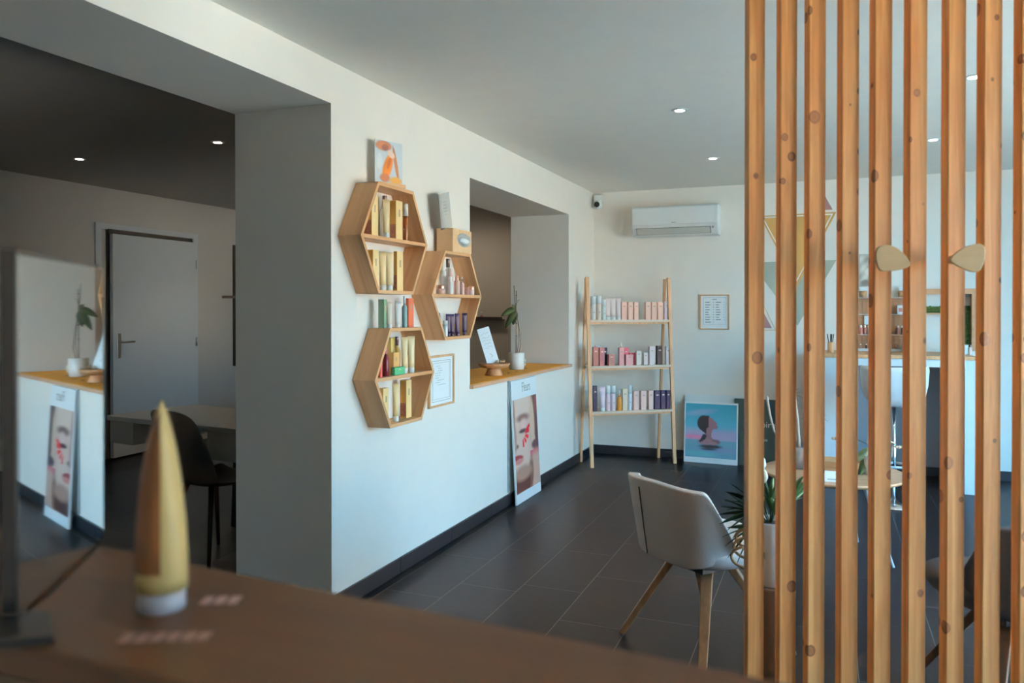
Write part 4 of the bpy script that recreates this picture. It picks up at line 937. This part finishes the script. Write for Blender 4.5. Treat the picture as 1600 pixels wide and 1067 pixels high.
# copper grid with boards, cups and bottles on the wall above the counter
gx0, gx1 = .262, .62
gr = thing('wire_grid', (0, 0, 0), 0, 'copper wire wall grid with narrow shelves above the nail counter', 'rack')
CU = mat('copper_wire', (.55, .24, .10), .35, metal=.5)
b = MB()
for k in range(11): b.box(gx0+.0352*k, gx0+.0352*k+.004, BY-.02, BY-.016, 1.05, 1.48)
for k in range(13): b.box(gx0, gx1, BY-.022, BY-.018, 1.055+.035*k, 1.0585+.035*k)
b.build('wires', CU, gr)['kind'] = 'stuff'
MB().box(gx0, gx1, BY-.014, BY-.001, 1.05, 1.48).build('back_board', wood('grid_board', (.40, .22, .12), (.52, .30, .17), 'X', .6, 20), gr)
for z in (1.475, 1.335, 1.165): MB().box(gx0, gx1, BY-.09, BY-.016, z, z+.006).build('grid_shelf', mat('clear_shelf', (.68, .62, .56), .2), gr)
lb = MB().box(gx0, gx1, BY-.12, BY-.02, DZ, DZ+.022).build('light_bar', WHITE, bevel=.002); tag(lb, 'low white bar shelf on the counter under the copper grid', 'shelf')
for k, (x, z, r_, h_, col, lab) in enumerate(((.300, 1.481, .032, .055, (.50, .28, .14), 'tan cup on the left end of the copper grid'), (.595, 1.481, .030, .055, (.50, .28, .14), 'tan cup on the right end of the copper grid'))):
    t_ = thing('small_cup', (x, BY-.055, z), 0, lab, 'cup')
    MB().lathe([(r_*.85, 0), (r_, h_), (r_*.9, h_), (r_*.8, .006)], 18).build('cup_body', mat('tan_cup', col, .5), t_)
    MB().box(-.02, .02, -.004, .004, h_*.9, h_+.030).build('white_label', PAPER, t_)
bot = thing('black_atomiser', (.645, BY-.06, 1.555), 0, '', ''); bpy.data.objects.remove(bot)
for k, (x, z, c_, lab) in enumerate(((.285, 1.171, (.60, .20, .16), 'small coral nail bottle with white cap on the lowest grid shelf'), (.315, 1.171, (.30, .12, .10), 'small brown nail bottle with white cap on the lowest grid shelf'), (.345, 1.171, (.5, .3, .26), 'small pink nail bottle with white cap on the lowest grid shelf'),
                                 (.60, 1.171, (.05, .04, .05), 'small black nail bottle at the right of the lowest grid shelf'), (.565, 1.171, (.45, .22, .2), 'small rosy nail bottle at the right of the lowest grid shelf'))):
    stand('bottle', 0, 0, 0, 0, 0, 0, c_, lab, 'nail bottles on the copper grid', loc=(x, BY-.055, z), h=.075, w=.026)
for k, (x, z, lab) in enumerate(((.335, 1.341-.09, 'white card clipped in the middle of the copper grid'), (.585, 1.341, 'white picture card standing on the upper grid shelf'))):
    t_ = thing('small_card', (x, BY-.06, z if k else 1.171+.08), 0, lab, 'card')
    t_.location.z = 1.341 if k else 1.251; t_.location.y = BY-.06 if k else BY-.0268
    MB().box(-.024, .024, 0, .003, 0, .075).build('card', PAPER, t_)
    if k: MB().box(-.014, .014, -.0006, 0, .02, .05).build('print_mark', mat('rose_print', (.55, .25, .22), .6), t_)
for k in range(8):
    x = gx0+.02+.045*k; stand('bottle', 0, 0, 0, 0, 0, 0, [(.5, .25, .15), (.1, .05, .05), (.7, .55, .5)][k % 3], 'tiny bottle on the low white bar shelf, %s from the left end' % ['first', 'second', 'third', 'fourth', 'fifth', 'sixth', 'seventh', 'eighth'][k], 'tiny bottles on the white bar shelf', loc=(x, BY-.07, DZ+.022), h=.038, w=.018)
lm = thing('cone_lamp', (.635, BY-.20, DZ), 0, 'pale cone-shaped appliance standing on the nail counter', 'appliance')
MB().lathe([(.035, 0), (.055, .008), (.046, .16), (.028, .24), (.026, .41), (.020, .42)], 24).build('cone_body', mat('pale_plastic', (.60, .61, .61), .35), lm)
MB().lathe([(.030, .24), (.032, .245), (.032, .28), (.030, .285)], 20).build('collar', WHITE, lm)
br = thing('brush_cup', (.045, 6.86, DZ), 0, 'small wooden cup of dark brushes on the left end of the nail counter', 'cup')
MB().lathe([(.022, 0), (.024, .003), (.024, .085), (.020, .085), (.019, .01)], 18).build('cup_body', OAKZ, br)
for k, (dx, dy) in enumerate(((-.012, 0), (.0, .008), (.010, -.004), (.004, -.01))): MB().tube([(dx*.5, dy, .02), (dx*2.2, dy*1.5, .150)], .0025, 6, .004).build('brush', BLACK, br)
# wooden display frame with moss panel at the right of the counter
fx0, fx1 = .70, 1.125
df = thing('display_frame', (0, 0, 0), 0, 'wooden display frame with green moss panels standing on the nail counter', 'frame')
FW = wood('frame_wood', (.46, .24, .11), (.58, .33, .17), 'X', .5, 20)
MB().box(fx0, fx1, BY-.09, BY-.002, 1.505, 1.548).build('frame_rail', FW, df)
MB().box(fx1-.028, fx1, BY-.09, BY-.002, 1.045, 1.505).build('frame_post', FW, df)
MB().box(fx0, .97, BY-.09, BY-.002, 1.340, 1.352).build('frame_rail', FW, df)
MB().box(.97, .98, BY-.09, BY-.002, 1.045, 1.505).build('frame_post', FW, df)
MOSS = mat('moss', (.035, .09, .022), .8, noise=.6, nscale=40)
for x0, x1, z0, z1, cnt in ((fx0, .97, 1.352, 1.405, 160), (.98, fx1-.028, 1.10, 1.41, 280)):
    b = MB()
    b.box(x0, x1, BY-.03, BY-.003, z0, z1)
    for k in range(cnt):
        c = Vector((random.uniform(x0, x1), BY-.035, random.uniform(z0, z1))); r_ = random.uniform(.008, .018); a = random.uniform(0, 6.28); d1 = Vector((cos(a), -.5, sin(a)))*r_; d2 = Vector((-sin(a), -.2, cos(a)))*r_*.5
        v = [b.bm.verts.new(q_) for q_ in (c, c+d1*.5+d2, c+d1, c+d1*.5-d2)]; b.bm.faces.new(v)
    b.build('moss_panel', MOSS, df)['kind'] = 'stuff'
MB().tube([(.735, BY-.05, 1.50), (.735, BY-.05, 1.455), (.748, BY-.05, 1.44), (.735, BY-.05, 1.425), (.722, BY-.05, 1.44), (.735, BY-.05, 1.455)], .0016, 5).build('wire_hanger', BLACK, df)
wc = thing('white_cup', (1.005, 6.95, DZ), 0, 'small white cup on the right end of the nail counter', 'cup')
MB().lathe([(.020, 0), (.022, .003), (.030, .075), (.026, .075), (.018, .006)], 20).build('cup_body', WHITE, wc)
stand('bottle', 0, 0, 0, 0, 0, 0, (.75, .6, .55), 'blush bottle with black cap at the very right end of the nail counter', None, cap=(.02, .02, .02), loc=(1.033, 6.85, DZ), h=.085, w=.024)

# ------------------------------------------------------------------ side room: desk, chair, shelf, polish rack
ds = thing('treatment_desk', (-4.0, 3.45, 0), radians(-7.5), 'dim desk with pale top and two hanging drawers in the side room', 'desk')
MB().box(0, 1.27, 0, .62, .715, .745).build('desk_top', mat('desk_laminate', (.52, .47, .42), .25), ds, bevel=.003)
MB().box(.0, .22, .02, .58, .58, .713).build('drawer', mat('drawer_white', (.46, .42, .38), .5), ds, bevel=.002)
MB().box(.86, 1.22, .02, .58, .56, .713).build('drawer', mat('drawer_white', (.46, .42, .38), .5), ds, bevel=.002)
for x, y in ((.48, .12), (.48, .57), (1.20, .05), (1.20, .57)): MB().beam((x, y, .58 if x < .5 else .56), (x+(-.03 if x < .5 else .03), y, .002), .035, .035).build('leg', DARKM, ds)
q = onZ(306, 873, 0)
sc2 = thing('shell_chair', (-3.12, 3.38, 0), radians(-10), 'dark brown moulded shell chair with slim legs in the side room', 'chair')
BRN = mat('brown_shell', (.075, .055, .045), .5)
b = MB(); rows = []
for j in range(15):
    f = j/14
    if f < .45: g = f/.45; y = .22-.40*g; z = .455-.03*sin(g*pi); w = .21+.02*g; cur = .02
    else: g = (f-.45)/.55; y = -.18-.10*g-.02*g*g; z = .44+.42*g; w = .235-.07*g**2.2; cur = .05-.02*g
    rows.append([(w*u, y+(cur*u*u if f >= .45 else 0), z+(cur*1.6*abs(u)**3 if f < .45 else 0)-(0.03*abs(u)**4 if j == 14 else 0)) for u in [-1+2*i/12 for i in range(13)]])
V = [[b.bm.verts.new(p) for p in r_] for r_ in rows]
for A_, B_ in zip(V, V[1:]):
    for k in range(12): b.bm.faces.new((A_[k], A_[k+1], B_[k+1], B_[k]))
sm(b.build('seat_shell', BRN, sc2, solid=.010, sub=1))
for sx in (-1, 1):
    for sy in (-1, 1): MB().tube([(sx*.10, sy*.09-.0, .435), (sx*.22, sy*.20, .003)], .016, 8, .010).build('leg', mat('reddish_wood', (.12, .05, .03), .5) if sx < 0 else DARKM, sc2)
ws = thing('wall_shelf_unit', (FX, 6.98, 0), 0, 'slim wall rail with a dark-edged shelf board beyond the side room door', 'shelf')
MB().box(.002, .05, -.02, .02, .75, 2.10).build('upright', DARKM, ws)
MB().box(.002, .05, .10, .14, .75, 2.10).build('upright', mat('pale_rail', (.5, .45, .4), .5), ws)
MB().box(.052, .26, -.24, .30, 1.505, 1.53).build('shelf_board', mat('dark_edge_board', (.12, .095, .075), .4), ws)
pr = thing('polish_rack', (-3.45, BY, 1.27), 0, 'dark wall rack holding nail polish seen through the pass-through', 'rack')
MB().box(-.35, .45, -.07, -.001, 0, .012).build('rack_board', mat('dark_rack', (.045, .03, .03), .5), pr)
MB().box(-.35, .45, -.07, -.062, .012, .035).build('rack_lip', mat('dark_rack', (.045, .03, .03), .5), pr)
for k in range(11):
    o = MB().lathe([(.012, 0), (.013, .002), (.013, .035), (.005, .042)], 10).build('nail_polish', mat('polish_%d' % (k % 4), [(.55, .30, .28), (.6, .5, .46), (.35, .12, .14), (.6, .42, .36)][k % 4], .25))
    MB().lathe([(.006, .042), (.0055, .075)], 8).build('cap', mat('pale_cap', (.66, .62, .58), .4), o)
    o.location = (-3.76+.052*k, BY-.035, 1.282)
    tag(o, 'nail polish bottle on the dark rack beyond the pass-through, %s of the row' % ['leftmost', 'second', 'third', 'fourth', 'fifth', 'sixth', 'seventh', 'eighth', 'ninth', 'tenth', 'rightmost'][k], 'bottle', 'nail polish bottles on the dark rack')
